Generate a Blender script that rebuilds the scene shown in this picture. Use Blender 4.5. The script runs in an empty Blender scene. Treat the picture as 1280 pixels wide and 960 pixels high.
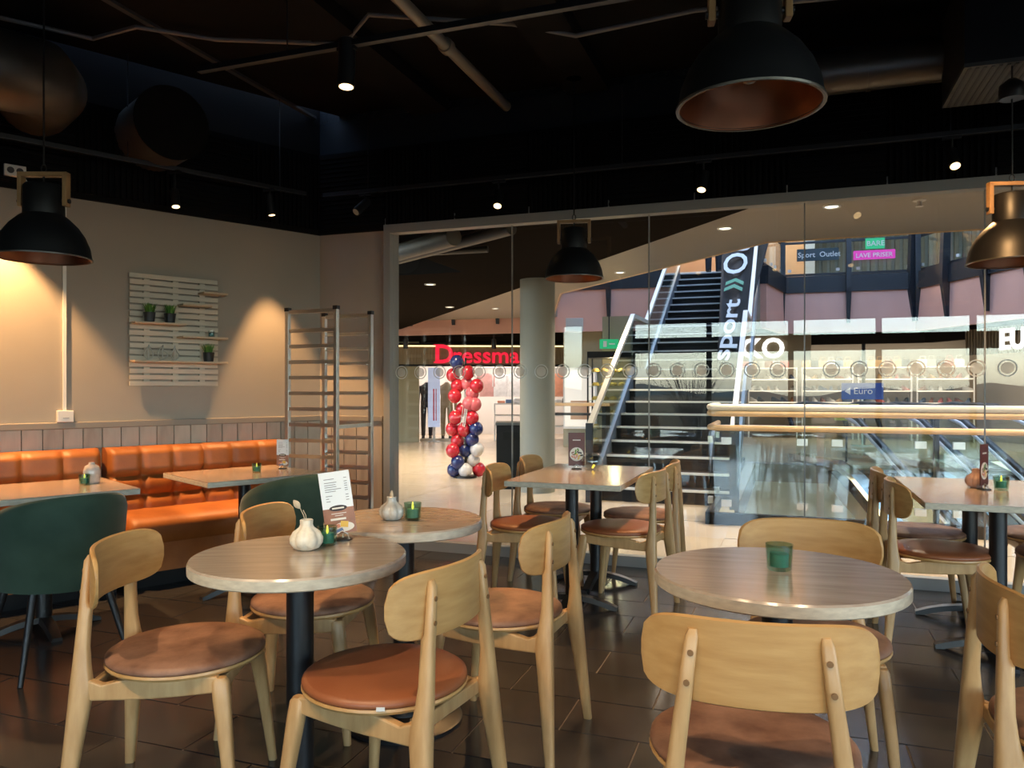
import bpy, bmesh, math, random
from mathutils import Vector, Matrix
random.seed(7)
D = bpy.data
SC = bpy.context.scene
COL = SC.collection
PI = math.pi
R = math.radians

# ------------------------------------------------------------------ camera, sky, exposure
EYE = 1.27
cd = D.cameras.new('camera'); cam = D.objects.new('camera', cd); COL.objects.link(cam)
cd.sensor_width = 36.0; cd.lens = 27.0; cd.shift_y = 5/1280.0; cd.clip_start = 0.05; cd.clip_end = 400
cam.location = (0, 0, EYE); cam.rotation_euler = (R(90), 0, R(19.7))
SC.camera = cam

w = D.worlds.new('sky'); SC.world = w; w.use_nodes = True
wn = w.node_tree; wn.nodes.clear()
wo = wn.nodes.new('ShaderNodeOutputWorld'); wb = wn.nodes.new('ShaderNodeBackground')
ws = wn.nodes.new('ShaderNodeTexSky'); ws.sky_type = 'NISHITA'; ws.sun_disc = False
ws.sun_elevation = R(35); ws.sun_rotation = R(-40); ws.air_density = 1.0; ws.dust_density = 1.0
hs_ = wn.nodes.new('ShaderNodeHueSaturation'); hs_.inputs['Saturation'].default_value = 0.95
wn.links.new(ws.outputs[0], hs_.inputs['Color']); wn.links.new(hs_.outputs[0], wb.inputs[0]); wn.links.new(wb.outputs[0], wo.inputs[0])
wb.inputs[1].default_value = 0.68

def portal(loc, rot, sx, sy):          # guides daylight sampling through a modelled opening
    l = D.lights.new('daylight_portal', 'AREA'); l.shape = 'RECTANGLE'; l.size = sx; l.size_y = sy
    l.cycles.is_portal = True
    o = D.objects.new('daylight_portal', l); COL.objects.link(o); o.location = loc; o.rotation_euler = rot
portal((0.8, -4.42, 1.3), (R(90), 0, 0), 7.6, 2.7)
portal((5.42, -.7, 1.55), (R(90), 0, R(90)), 6.6, 2.7)
portal((1.0, 12.8, 6.7), (0, 0, 0), 10.0, 8.0)

SC.view_settings.view_transform = 'Standard'; SC.view_settings.look = 'None'
SC.view_settings.gamma = 1.0; SC.view_settings.exposure = 1.2; SC.view_settings.use_curve_mapping = False
SC.cycles.use_denoising = True
SC.cycles.max_bounces = 8; SC.cycles.diffuse_bounces = 4; SC.cycles.glossy_bounces = 4
SC.cycles.transmission_bounces = 6; SC.cycles.transparent_max_bounces = 24
SC.cycles.caustics_reflective = False; SC.cycles.caustics_refractive = False
SC.cycles.sample_clamp_indirect = 6.0

# ------------------------------------------------------------------ materials
MATS = {}
def mat(name, col, rough=0.5, metal=0.0, spec=0.5, emit=None, estr=0.0, var=0.0, vscale=8.0, stretch=(1, 1, 1),
        bump=0.0, bscale=60.0, col2=None, coord='Object', coat=0.0, sheen=0.0, detail=4.0):
    if name in MATS: return MATS[name]
    m = D.materials.new(name); m.use_nodes = True; n = m.node_tree; b = n.nodes['Principled BSDF']
    b.inputs['Base Color'].default_value = (*col, 1); b.inputs['Roughness'].default_value = rough
    b.inputs['Metallic'].default_value = metal; b.inputs['Specular IOR Level'].default_value = spec
    if coat: b.inputs['Coat Weight'].default_value = coat; b.inputs['Coat Roughness'].default_value = 0.15
    if sheen: b.inputs['Sheen Weight'].default_value = sheen; b.inputs['Sheen Roughness'].default_value = 0.4
    if emit: b.inputs['Emission Color'].default_value = (*emit, 1); b.inputs['Emission Strength'].default_value = estr
    if var or col2 or bump:
        tc = n.nodes.new('ShaderNodeTexCoord'); mp = n.nodes.new('ShaderNodeMapping'); mp.inputs['Scale'].default_value = stretch
        n.links.new(tc.outputs[coord], mp.inputs[0])
    if var or col2:
        nz = n.nodes.new('ShaderNodeTexNoise'); nz.inputs['Scale'].default_value = vscale; nz.inputs['Detail'].default_value = detail
        n.links.new(mp.outputs[0], nz.inputs['Vector'])
        cr = n.nodes.new('ShaderNodeValToRGB'); cr.color_ramp.elements[0].position = 0.32; cr.color_ramp.elements[1].position = 0.68
        c2 = col2 or tuple(c*(1+var) for c in col); c1 = col if col2 else tuple(c*(1-var) for c in col)
        cr.color_ramp.elements[0].color = (*c1, 1); cr.color_ramp.elements[1].color = (*c2, 1)
        n.links.new(nz.outputs['Fac'], cr.inputs[0]); n.links.new(cr.outputs[0], b.inputs['Base Color'])
    if bump:
        nb = n.nodes.new('ShaderNodeTexNoise'); nb.inputs['Scale'].default_value = bscale; nb.inputs['Detail'].default_value = 3
        n.links.new(mp.outputs[0], nb.inputs['Vector'])
        bp = n.nodes.new('ShaderNodeBump'); bp.inputs['Strength'].default_value = bump; bp.inputs['Distance'].default_value = 0.01
        n.links.new(nb.outputs['Fac'], bp.inputs['Height']); n.links.new(bp.outputs[0], b.inputs['Normal'])
    MATS[name] = m; return m
def glass(name, tint=(0.97, 0.985, 0.98), ior=1.5, rough=0.0, gcol=(1, 1, 1)):
    if name in MATS: return MATS[name]
    m = D.materials.new(name); m.use_nodes = True; n = m.node_tree; n.nodes.clear()
    o = n.nodes.new('ShaderNodeOutputMaterial'); mx = n.nodes.new('ShaderNodeMixShader'); t = n.nodes.new('ShaderNodeBsdfTransparent')
    g = n.nodes.new('ShaderNodeBsdfGlossy'); fr = n.nodes.new('ShaderNodeFresnel')
    t.inputs[0].default_value = (*tint, 1); g.inputs['Color'].default_value = (*gcol, 1); g.inputs['Roughness'].default_value = rough
    ge = n.nodes.new('ShaderNodeNewGeometry'); mr = n.nodes.new('ShaderNodeMapRange')      # same reflectance on both sides of the sheet
    mr.inputs['To Min'].default_value = ior; mr.inputs['To Max'].default_value = 1/ior
    n.links.new(ge.outputs['Backfacing'], mr.inputs['Value']); n.links.new(mr.outputs[0], fr.inputs['IOR'])
    n.links.new(fr.outputs[0], mx.inputs[0]); n.links.new(t.outputs[0], mx.inputs[1]); n.links.new(g.outputs[0], mx.inputs[2])
    n.links.new(mx.outputs[0], o.inputs[0]); MATS[name] = m; return m
def emission(name, col, s): return mat(name, (0.02, 0.02, 0.02), emit=col, estr=s)

OAK = mat('oak', (0.44, 0.255, 0.105), 0.38, col2=(0.56, 0.35, 0.16), vscale=7, stretch=(5, 5, 0.9), bump=0.05, bscale=30)
OAKP = mat('oak_ply', (0.46, 0.25, 0.085), 0.36, col2=(0.57, 0.335, 0.13), vscale=6, stretch=(0.9, 4, 7), bump=0.03, bscale=30)
DOWEL = mat('oak_dowel', (0.22, 0.11, 0.04), 0.5)
LEATHER = mat('cognac_leather', (0.27, 0.085, 0.032), 0.42, col2=(0.31, 0.105, 0.042), vscale=9, bump=0.06, bscale=160)
SUEDE = mat('worn_leather', (0.155, 0.068, 0.038), 0.62, col2=(0.34, 0.175, 0.105), vscale=11, bump=0.1, bscale=90, detail=6)
SOFA = mat('orange_leather', (0.27, 0.078, 0.013), 0.5, col2=(0.42, 0.135, 0.027), vscale=5, bump=0.08, bscale=70, detail=6)
GREEN = mat('green_velvet', (0.026, 0.052, 0.036), 0.8, col2=(0.040, 0.072, 0.052), vscale=7, sheen=0.35, spec=0.2)
TOPW = mat('table_laminate', (0.37, 0.285, 0.215), 0.2, spec=0.7, coat=0.5, col2=(0.48, 0.40, 0.32), vscale=4.2, stretch=(1.0, 9, 9), detail=7)
EDGEW = mat('table_edge', (0.48, 0.41, 0.31), 0.55, col2=(0.64, 0.56, 0.43), vscale=30, stretch=(1, 1, 3))
BLACKM = mat('black_metal', (0.009, 0.009, 0.010), 0.4, metal=0.0, spec=0.5)
BLACKP = mat('black_paint', (0.008, 0.008, 0.009), 0.55, spec=0.25)
SOFFIT = mat('black_acoustic', (0.0055, 0.0055, 0.006), 0.8, spec=0.1)
CEIL = mat('black_concrete', (0.0065, 0.006, 0.0052), 0.85, var=0.3, vscale=1.5, bump=0.2, bscale=8, spec=0.15)
BLUEB = mat('blue_black_paint', (0.009, 0.013, 0.017), 0.7, spec=0.2)
WALLP = mat('greige_paint', (0.36, 0.32, 0.275), 0.85, var=0.04, vscale=2, bump=0.05, bscale=120, spec=0.2)
FRAMEG = mat('grey_frame', (0.30, 0.30, 0.285), 0.5)
PINEW = mat('wainscot_pine', (0.38, 0.305, 0.24), 0.6, col2=(0.50, 0.42, 0.34), vscale=3, stretch=(6, 6, 0.8), detail=6)
PINEW2 = mat('wainscot_pine_dark', (0.32, 0.245, 0.19), 0.6, col2=(0.45, 0.37, 0.295), vscale=3.5, stretch=(6, 6, 0.8), detail=6)
TRIM = mat('taupe_trim', (0.27, 0.235, 0.195), 0.6)
PALLET = mat('pale_slat_wood', (0.50, 0.44, 0.36), 0.6, col2=(0.60, 0.53, 0.43), vscale=4, stretch=(1, 8, 8))
PALSH = mat('shelf_board_wood', (0.52, 0.40, 0.27), 0.6, col2=(0.60, 0.48, 0.34), vscale=4, stretch=(1, 8, 8))
WHITEP = mat('white_plastic', (0.72, 0.70, 0.66), 0.4)
TILE = [mat('floor_tile_%d' % i, c, 0.19, spec=0.65, var=0.22, vscale=3.5, bump=0.015, bscale=22) for i, c in
        enumerate([(0.036, 0.0335, 0.0335), (0.041, 0.037, 0.0365), (0.033, 0.031, 0.0315)])]
GROUT = mat('floor_grout', (0.17, 0.145, 0.125), 0.8)
STEEL = mat('brushed_steel', (0.55, 0.54, 0.52), 0.32, metal=1.0)
STEEL2 = mat('polished_steel', (0.75, 0.75, 0.75), 0.15, metal=1.0)
GALV = mat('galvanised_duct', (0.10, 0.092, 0.08), 0.38, metal=0.5, var=0.2, vscale=3, bump=0.1, bscale=12)
COPPER = mat('copper_inside', (0.42, 0.15, 0.06), 0.42, metal=0.8, var=0.15, vscale=6)
PBLACK = mat('pendant_black', (0.007, 0.0075, 0.009), 0.42, spec=0.4)
PWOOD = mat('pendant_wood', (0.27, 0.15, 0.06), 0.5, col2=(0.37, 0.22, 0.1), vscale=8, stretch=(3, 3, 1))
CGLASS = glass('green_glass', (0.64, 0.78, 0.71), 1.5, gcol=(1, 1, 1))
VGLASS = glass('clear_glass', (0.88, 0.90, 0.90), 1.6)
PANE = glass('window_pane', (0.985, 0.995, 0.99), 1.5)
RGLASS = glass('railing_glass', (0.90, 0.96, 0.94), 1.5)
CANDLE = mat('teal_candle', (0.12, 0.34, 0.31), 0.5)
FLAME = mat('led_flame', (0.8, 0.6, 0.1), 0.5, emit=(1.0, 0.7, 0.08), estr=0.8)
CERAM = mat('cream_ceramic', (0.60, 0.53, 0.42), 0.45, col2=(0.76, 0.70, 0.58), vscale=30, bump=0.35, bscale=38)
GCERAM = mat('grey_glass_ceramic', (0.30, 0.30, 0.28), 0.22, col2=(0.50, 0.50, 0.47), vscale=18, spec=0.7)
DRY = mat('dried_flower', (0.52, 0.43, 0.31), 0.9)
PAPER = mat('menu_paper', (0.74, 0.79, 0.84), 0.35)
MBROWN = mat('menu_brown', (0.30, 0.145, 0.10), 0.35, var=0.2, vscale=25)
MPHOTO = mat('menu_photo_white', (0.72, 0.68, 0.62), 0.35)
MYEL = mat('menu_photo_yellow', (0.72, 0.46, 0.10), 0.35)
MBLUE = mat('menu_photo_blue', (0.14, 0.22, 0.42), 0.35)
MPINK = mat('menu_photo_pink', (0.62, 0.25, 0.17), 0.35)
MTEXT = mat('menu_print_grey', (0.22, 0.23, 0.25), 0.5)
MDARK = mat('menu_print_dark', (0.03, 0.02, 0.02), 0.4)
MRED = mat('menu_maroon', (0.10, 0.018, 0.02), 0.35)
LEAF = mat('grass_leaf', (0.05, 0.17, 0.02), 0.6, col2=(0.10, 0.28, 0.04), vscale=30)
POT = mat('black_pot', (0.013, 0.013, 0.013), 0.45)
WIRE = mat('whitewashed_wire', (0.50, 0.47, 0.42), 0.6)
LAMPGLOW = emission('spot_glow', (1.0, 0.66, 0.30), 2.2)
MFLOOR = [mat('mall_tile_%d' % i, c, 0.25, var=0.05, vscale=2.2) for i, c in enumerate([(0.56, 0.46, 0.345), (0.58, 0.48, 0.365), (0.545, 0.445, 0.33)])]
MGROUT = mat('mall_grout', (0.36, 0.30, 0.24), 0.8)
OLIVE = mat('olive_wall', (0.33, 0.29, 0.185), 0.75, var=0.05, vscale=2)
COLUMNP = mat('column_paint', (0.30, 0.285, 0.23), 0.65)
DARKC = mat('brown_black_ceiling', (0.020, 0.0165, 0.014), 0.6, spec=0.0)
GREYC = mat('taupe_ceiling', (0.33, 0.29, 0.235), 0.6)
PINK = mat('pink_fascia', (0.68, 0.385, 0.31), 0.5, var=0.05, vscale=2)
NAVY = mat('dark_slate_steel', (0.016, 0.021, 0.028), 0.45)
RAILW = mat('beech_handrail', (0.60, 0.38, 0.19), 0.3, col2=(0.68, 0.46, 0.25), vscale=6, stretch=(1, 8, 8))
RAILC = mat('pale_handrail', (0.66, 0.60, 0.50), 0.28)
STEPM = mat('dark_step', (0.014, 0.015, 0.017), 0.55, spec=0.25)
NOSE = mat('step_nosing', (0.62, 0.62, 0.60), 0.3)
STRING = mat('grey_stringer', (0.22, 0.25, 0.28), 0.35, metal=0.3)
REDS = mat('sign_red', (0.6, 0.01, 0.03), 0.4, emit=(1.0, 0.012, 0.05), estr=0.45)
SIGNW = emission('sign_white', (1.0, 1.0, 1.0), 0.9)
RIBS = mat('sign_ribbed_bronze', (0.26, 0.20, 0.12), 0.5)
BAL = {'r': mat('red_balloon', (0.52, 0.02, 0.035), 0.25, coat=0.3), 'b': mat('navy_balloon', (0.018, 0.03, 0.13), 0.25, coat=0.3),
       'w': mat('white_balloon', (0.66, 0.63, 0.60), 0.28), 'p': mat('pink_balloon', (0.62, 0.13, 0.15), 0.25)}
def frosted(name, col, through):
    m = D.materials.new(name); m.use_nodes = True; n = m.node_tree; n.nodes.clear(); o = n.nodes.new('ShaderNodeOutputMaterial')
    t = n.nodes.new('ShaderNodeBsdfTransparent'); tl = n.nodes.new('ShaderNodeBsdfTranslucent'); df = n.nodes.new('ShaderNodeBsdfDiffuse'); a = n.nodes.new('ShaderNodeMixShader'); c = n.nodes.new('ShaderNodeMixShader')
    tl.inputs[0].default_value = (*col, 1); df.inputs[0].default_value = (*col, 1); a.inputs[0].default_value = .45; c.inputs[0].default_value = 1-through
    n.links.new(tl.outputs[0], a.inputs[1]); n.links.new(df.outputs[0], a.inputs[2]); n.links.new(t.outputs[0], c.inputs[1]); n.links.new(a.outputs[0], c.inputs[2]); n.links.new(c.outputs[0], o.inputs[0]); return m
MARK = frosted('glass_marking', (.75, .75, .72), .30)
MARKR = mat('glass_marking_ring', (0.66, 0.66, 0.62), 0.6)
SHOPW = mat('shop_white', (0.74, 0.70, 0.66), 0.6)
SHOPB = mat('shop_cream', (0.46, 0.40, 0.31), 0.6)
WOODD = mat('brown_slat_wood', (0.30, 0.23, 0.14), 0.6, col2=(0.42, 0.33, 0.21), vscale=5, stretch=(4, 4, 0.6))
BANNER = mat('black_banner', (0.010, 0.0095, 0.010), 0.6, spec=0.15)
BTXT = mat('banner_white', (0.62, 0.62, 0.60), 0.5)
BGRN = mat('banner_green', (0.02, 0.25, 0.12), 0.5)
SGREEN = mat('sign_green', (0.02, 0.34, 0.13), 0.4, emit=(0.02, 0.5, 0.2), estr=0.25)
SMAG = mat('sign_magenta', (0.55, 0.04, 0.30), 0.4, emit=(0.7, 0.04, 0.4), estr=0.25)
SBLUE = mat('sign_blue', (0.02, 0.06, 0.28), 0.4)
GRASSO = mat('dry_grass', (0.12, 0.10, 0.05), 0.9, var=0.3, vscale=0.6)
ASPH = mat('outdoor_paving', (0.09, 0.09, 0.085), 0.85, var=0.1, vscale=0.8)
HILLM = mat('far_hill', (0.06, 0.09, 0.075), 0.95, var=0.25, vscale=0.05)
BARK = mat('bark', (0.06, 0.045, 0.035), 0.9)

# ------------------------------------------------------------------ mesh helpers
class MB:
    def __init__(s): s.v = []; s.f = []; s.m = []; s.mi = 0
    def _add(s, vs, fs):
        o = len(s.v); s.v += [tuple(p) for p in vs]; s.f += [tuple(i+o for i in f) for f in fs]; s.m += [s.mi]*len(fs); return s
    def box(s, cx, cy, cz, sx, sy, sz, rz=0.0, rx=0.0, ry=0.0):
        M = Matrix.Translation((cx, cy, cz)) @ Matrix.Rotation(rz, 4, 'Z') @ Matrix.Rotation(ry, 4, 'Y') @ Matrix.Rotation(rx, 4, 'X')
        vs = [M @ Vector((x*sx/2, y*sy/2, z*sz/2)) for x in (-1, 1) for y in (-1, 1) for z in (-1, 1)]
        return s._add(vs, [(0, 1, 3, 2), (4, 6, 7, 5), (0, 4, 5, 1), (2, 3, 7, 6), (0, 2, 6, 4), (1, 5, 7, 3)])
    def ext(s, x0, x1, y0, y1, z0, z1): return s.box((x0+x1)/2, (y0+y1)/2, (z0+z1)/2, x1-x0, y1-y0, z1-z0)
    def prism(s, poly, z0, z1):
        n = len(poly); a = sum(poly[i][0]*poly[(i+1) % n][1]-poly[(i+1) % n][0]*poly[i][1] for i in range(n))
        if a < 0: poly = poly[::-1]
        vs = [(x, y, z0) for x, y in poly]+[(x, y, z1) for x, y in poly]
        return s._add(vs, [tuple(range(n-1, -1, -1)), tuple(range(n, 2*n))]+[(i, (i+1) % n, n+(i+1) % n, n+i) for i in range(n)])
    def loft(s, secs, caps=True, closed=False):
        n = len(secs[0]); k = len(secs); vs = [p for sec in secs for p in sec]; fs = []
        for i in range(k if closed else k-1):
            a = i*n; b = ((i+1) % k)*n
            for j in range(n): fs.append((a+j, a+(j+1) % n, b+(j+1) % n, b+j))
        if caps and not closed: fs += [tuple(range(n-1, -1, -1)), tuple(range((k-1)*n, k*n))]
        return s._add(vs, fs)
    def tube(s, pts, r, n=8, caps=True, closed=False):
        pts = [Vector(p) for p in pts]; k = len(pts); secs = []; up = None
        for i, p in enumerate(pts):
            if closed: t = pts[(i+1) % k]-pts[i-1]
            else: t = pts[min(i+1, k-1)]-pts[max(i-1, 0)]
            t = t.normalized()
            if up is None: up = Vector((0, 0, 1)) if abs(t.z) < 0.9 else Vector((1, 0, 0))
            u = (up-t*up.dot(t)).normalized(); v = t.cross(u); up = u
            rr = r[i] if isinstance(r, (list, tuple)) else r
            secs.append([p+(u*math.cos(2*PI*j/n)+v*math.sin(2*PI*j/n))*rr for j in range(n)])
        return s.loft(secs, caps, closed)
    def lathe(s, prof, n=24, c=(0, 0, 0), mod=None, sx=1.0, sy=1.0, caps=True):
        secs = [[(c[0]+r*(mod(2*PI*j/n, z) if mod else 1)*math.cos(2*PI*j/n)*sx, c[1]+r*(mod(2*PI*j/n, z) if mod else 1)*math.sin(2*PI*j/n)*sy, c[2]+z) for j in range(n)] for r, z in prof]
        return s.loft(secs, caps)
    def limb(s, pts, n=10, e=0.7):       # pts: (x,y,z, halfwidth x, halfdepth y): rounded section lofted upwards
        secs = []
        for x, y, z, a, b in pts:
            q = []
            for j in range(n):
                t = 2*PI*(j+0.5)/n; ct, st = math.cos(t), math.sin(t)
                q.append((x+a*math.copysign(abs(ct)**e, ct), y+b*math.copysign(abs(st)**e, st), z))
            secs.append(q)
        return s.loft(secs)
    def ball(s, c, r, n=12, k=8, sz=1.0):
        prof = [(max(r*math.sin(PI*i/k), 0.0004), -r*math.cos(PI*i/k)*sz) for i in range(k+1)]
        return s.lathe(prof, n, c)
    def mesh(s, name, mats, smooth=None):
        me = D.meshes.new(name); me.from_pydata(s.v, [], s.f)
        for m in (mats if isinstance(mats, (list, tuple)) else [mats]): me.materials.append(m)
        if any(s.m): me.polygons.foreach_set('material_index', s.m)
        if smooth:
            me.polygons.foreach_set('use_smooth', [True]*len(me.polygons)); me.update(); me.set_sharp_from_angle(angle=R(smooth))
        me.update(); return me
    def build(s, name, mats, parent=None, smooth=None, bevel=0.0, loc=None, rz=None):
        o = D.objects.new(name, s.mesh(name, mats, smooth)); COL.objects.link(o)
        if parent: o.parent = parent
        if bevel:
            b = o.modifiers.new('bevel', 'BEVEL'); b.width = bevel; b.segments = 2; b.limit_method = 'ANGLE'
        if loc: o.location = loc
        if rz is not None: o.rotation_euler.z = rz
        return o
def tag(o, label=None, cat=None, group=None, kind=None):
    if label: o['label'] = label
    if cat: o['category'] = cat
    if group: o['group'] = group
    if kind: o['kind'] = kind
    return o
def empty(name, loc=(0, 0, 0), rz=0.0, label=None, cat=None, group=None, kind=None):
    o = D.objects.new(name, None); COL.objects.link(o); o.location = loc; o.rotation_euler = (0, 0, rz); o.empty_display_size = 0.1
    return tag(o, label, cat, group, kind)
def inst(name, me, parent=None, loc=(0, 0, 0), rz=0.0):
    o = D.objects.new(name, me); COL.objects.link(o); o.parent = parent; o.location = loc; o.rotation_euler = (0, 0, rz); return o
def kids(o): return [c for c in list(COL.objects) if c.parent == o]
def copy_tree(o, parent=None, ch=None):
    c = o.copy(); COL.objects.link(c); c.parent = parent
    for k in list(o.children): copy_tree(k, c)
    return c
def place(proto, first, loc, rz, label, group=None):
    o = proto if first else copy_tree(proto)
    o.location = loc; o.rotation_euler = (0, 0, rz); o['label'] = label
    if group: o['group'] = group
    return o
def text(body, size, parent, m, loc, rot, name='lettering', ext=0.004, bold=0.0, align='LEFT', sx=1.0):
    c = D.curves.new(name, 'FONT'); c.body = body; c.size = size; c.extrude = ext; c.offset = bold; c.align_x = align; c.resolution_u = 3
    c.materials.append(m); o = D.objects.new(name, c); COL.objects.link(o); o.parent = parent; o.location = loc; o.rotation_euler = rot; o.scale.x = sx
    me = D.meshes.new_from_object(o.evaluated_get(bpy.context.evaluated_depsgraph_get())); D.objects.remove(o)
    o = D.objects.new(name, me); COL.objects.link(o); o.parent = parent; o.location = loc; o.rotation_euler = rot; o.scale.x = sx
    return o
def lamp(name, kind, loc, energy, col, parent=None, rot=None, target=None, **kw):
    l = D.lights.new(name, kind); l.energy = energy; l.color = col
    for k, v in kw.items(): setattr(l, k, v)
    o = D.objects.new(name, l); COL.objects.link(o); o.location = loc
    if parent: o.parent = parent
    if target is not None: o.rotation_euler = (Vector(target)-Vector(loc)).to_track_quat('-Z', 'Y').to_euler()
    elif rot: o.rotation_euler = rot
    return o

# ------------------------------------------------------------------ the setting: cafe shell
GY = 5.45                                   # plane of the glass partition
CORNER = Vector((-3.64, GY, 0))
U = Vector((-0.450, -0.893, 0)).normalized()   # along the left wall, away from the corner
N = Vector((-U.y, U.x, 0))                     # into the room
if N.x < 0: N = -N
URZ = math.atan2(-U.y, -U.x)                # local +x runs towards the corner, local -y into the room
def WL(u, n, z): p = CORNER+U*u+N*n; return (p.x, p.y, z)
WLEN = 11.0
TOPZ, CZ = 2.53, 3.50

floor = tag(MB().prism([(-3.64, GY), (5.5, GY), (5.5, -4.5), (-8.67, -4.5)], -0.12, -0.004).build('floor', GROUT), kind='structure')
def in_view(x, y, margin=0.06):
    c, s = math.cos(R(19.7)), math.sin(R(19.7)); X = x*c+y*s; Dp = -x*s+y*c
    if Dp < 0.9: return False
    return abs(X/Dp) < 0.667+margin and EYE*960/Dp < 475+70
def inside(x, y): return (Vector((x, y, 0))-CORNER).dot(N) > 0
tile_me = []
for i in range(3):
    b = MB(); b.ext(-.2965, .2965, -.1465, .1465, -.02, 0.0); tile_me.append(b.mesh('tile', TILE[i]))
rest = MB(); ntile = 0
for j in range(34):
    y = GY-0.152-0.30*j
    if y < -4.4: break
    for i in range(-16, 11):
        x = 0.1+0.6*i+(0.3 if j % 2 else 0.0)
        if not inside(x-.3, y) or x > 5.2: continue
        if any(in_view(x+dx, y+dy) for dx in (-.3, 0, .3) for dy in (-.15, .15)) and ntile < 300:
            o = inst('tile', tile_me[random.choice((0, 0, 1, 2))], floor, (x, y, random.uniform(-.0006, .0006))); ntile += 1
        else: rest.ext(x-.2965, x+.2965, y-.1465, y+.1465, -.02, 0)
tag(rest.build('tile_field', TILE[0], floor), kind='stuff')

ceiling = tag(MB().prism([(-3.3, GY+.3), (5.7, GY+.3), (5.7, -4.7), (-9.0, -4.7)], CZ, CZ+0.25).build('ceiling', CEIL), kind='structure')
b = MB()
b.ext(-2.75, -2.45, 1.2, GY-.05, CZ-.10, CZ); b.build('ceiling_beam', CEIL, ceiling)
b = MB(); b.ext(-1.5, -1.2, 1.2, GY-.05, CZ-.10, CZ); b.build('ceiling_beam', CEIL, ceiling)

# left wall: paint, black band above, pine planks below a taupe rail
wl = empty('wall_left', WL(0, 0, 0), URZ, kind='structure')        # local: x = -u, y = -n
def lw(u0, u1, n0, n1, z0, z1): b = MB(); b.ext(-u1, -u0, -n1, -n0, z0, z1); return b
lw(0, 3.9, -.2, 0, 0, TOPZ).build('painted_wall', WALLP, wl)
lw(3.9, WLEN, -.2, 0, 0, TOPZ).build('dark_wall', BLACKP, wl)
lw(0, WLEN, -.2, 0.0, TOPZ, CZ+.1).build('upper_wall', BLACKP, wl)
lw(0, WLEN, 0, .03, TOPZ, 3.18).build('black_band', SOFFIT, wl)
lw(0, WLEN, 0, .035, 1.00, 1.045).build('wall_rail', TRIM, wl, bevel=.006)
pk = []
for i, m in enumerate((PINEW, PINEW, PINEW2)):
    b = MB(); b.ext(-.056, .056, -.014, 0, 0, 1.0); pk.append(b.mesh('plank', m))
for i in range(30): inst('plank', pk[random.choice((0, 1, 2))], wl, (-.06-.118*i, 0, 0))
def acoustic(vert):
    b = MB(); b.ext(-.295, .295, -.012, 0, -.295, .295)
    for k in range(16):
        t = -.28+.56*k/15
        if vert: b.box(t, -.02, 0, .018, .018, .59)
        else: b.box(0, -.02, t, .59, .018, .018)
    return b.mesh('acoustic_panel', SOFFIT)
AP = [acoustic(True), acoustic(False)]
for i in range(8):
    inst('acoustic_panel', AP[i % 2], wl, (-.32-.6*i, -.03, 2.86))
# short wall beside the glass, with its band continuing over the glass
wb_ = empty('wall_back', (0, GY, 0), 0, kind='structure')
b = MB(); b.ext(-3.75, -3.02, 0, .18, 0, TOPZ); b.build('painted_wall', WALLP, wb_)
b = MB(); b.ext(-3.75, 5.5, 0, .18, TOPZ+.085, CZ+.1); b.build('upper_wall', BLUEB, wb_)
b = MB(); b.ext(-3.72, 5.5, -.04, 0, TOPZ+.005, 3.18); b.build('black_band', SOFFIT, wb_)
b = MB(); b.ext(-3.66, -3.04, -.03, 0, 1.0, 1.045); b.build('wall_rail', TRIM, wb_, bevel=.006)
for i in range(5): inst('plank', pk[i % 3], wb_, (-3.58+.118*i, 0, 0))
for i in range(15): inst('acoustic_panel', AP[(i+1) % 2], wb_, (-3.3+.6*i, -.04, 2.86))
tag(MB().ext(5.5, 5.7, -4.7, -4.0, 0, CZ+.1).ext(5.5, 5.7, 2.6, GY+.2, 0, CZ+.1).ext(5.5, 5.7, -4.0, 2.6, 2.9, CZ+.1).ext(5.5, 5.7, -4.0, 2.6, 0, .2).build('wall_right', WALLP), kind='structure')

# rear facade behind the camera: daylight windows whose image shows in the glass partition
wr = empty('wall_rear', (0, -4.5, 0), 0, kind='structure')
b = MB(); b.ext(-9.0, -4.45, -.25, 0, 0, CZ+.1); b.ext(-3.95, -2.95, -.25, 0, 0, CZ+.1); b.ext(4.6, 5.7, -.25, 0, 0, CZ+.1); b.ext(-4.45, -3.95, -.25, 0, 2.6, CZ+.1)
b.ext(-2.95, 4.6, -.25, 0, 2.6, CZ+.1); b.ext(-2.95, 4.6, -.22, 0, 2.02, 2.22); b.ext(-2.95, 4.6, -.25, 0, 0, .12); b.build('facade', BLACKP, wr)
def window(idx, x0, x1, z0, z1, right=False):
    r = empty('window_%d' % idx, (5.6, (x0+x1)/2, z0) if right else ((x0+x1)/2, -4.6, z0), R(90) if right else 0, kind='structure'); hw = (x1-x0)/2; h = z1-z0
    b = MB(); b.ext(-hw, -hw+.05, -.04, .04, 0, h); b.ext(hw-.05, hw, -.04, .04, 0, h); b.ext(-hw, hw, -.04, .04, 0, .05); b.ext(-hw, hw, -.04, .04, h-.05, h)
    b.build('window_frame', BLACKP, r); b = MB(); b.ext(-hw+.05, hw-.05, -.006, .006, .05, h-.05); b.build('pane', PANE, r)
window(2, -4.45, -3.95, 0.0, 2.6)
wi = 3
for k in range(5):
    x0 = -2.95+1.51*k; window(wi, x0, x0+1.51, .12, 2.02); window(wi+1, x0, x0+1.51, 2.22, 2.6); wi += 2
for k in range(3): window(wi+k, -4.0+2.2*k, -4.0+2.2*(k+1), .2, 2.9, True)  # side windows out of view, added to let more daylight into the cafe

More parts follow.
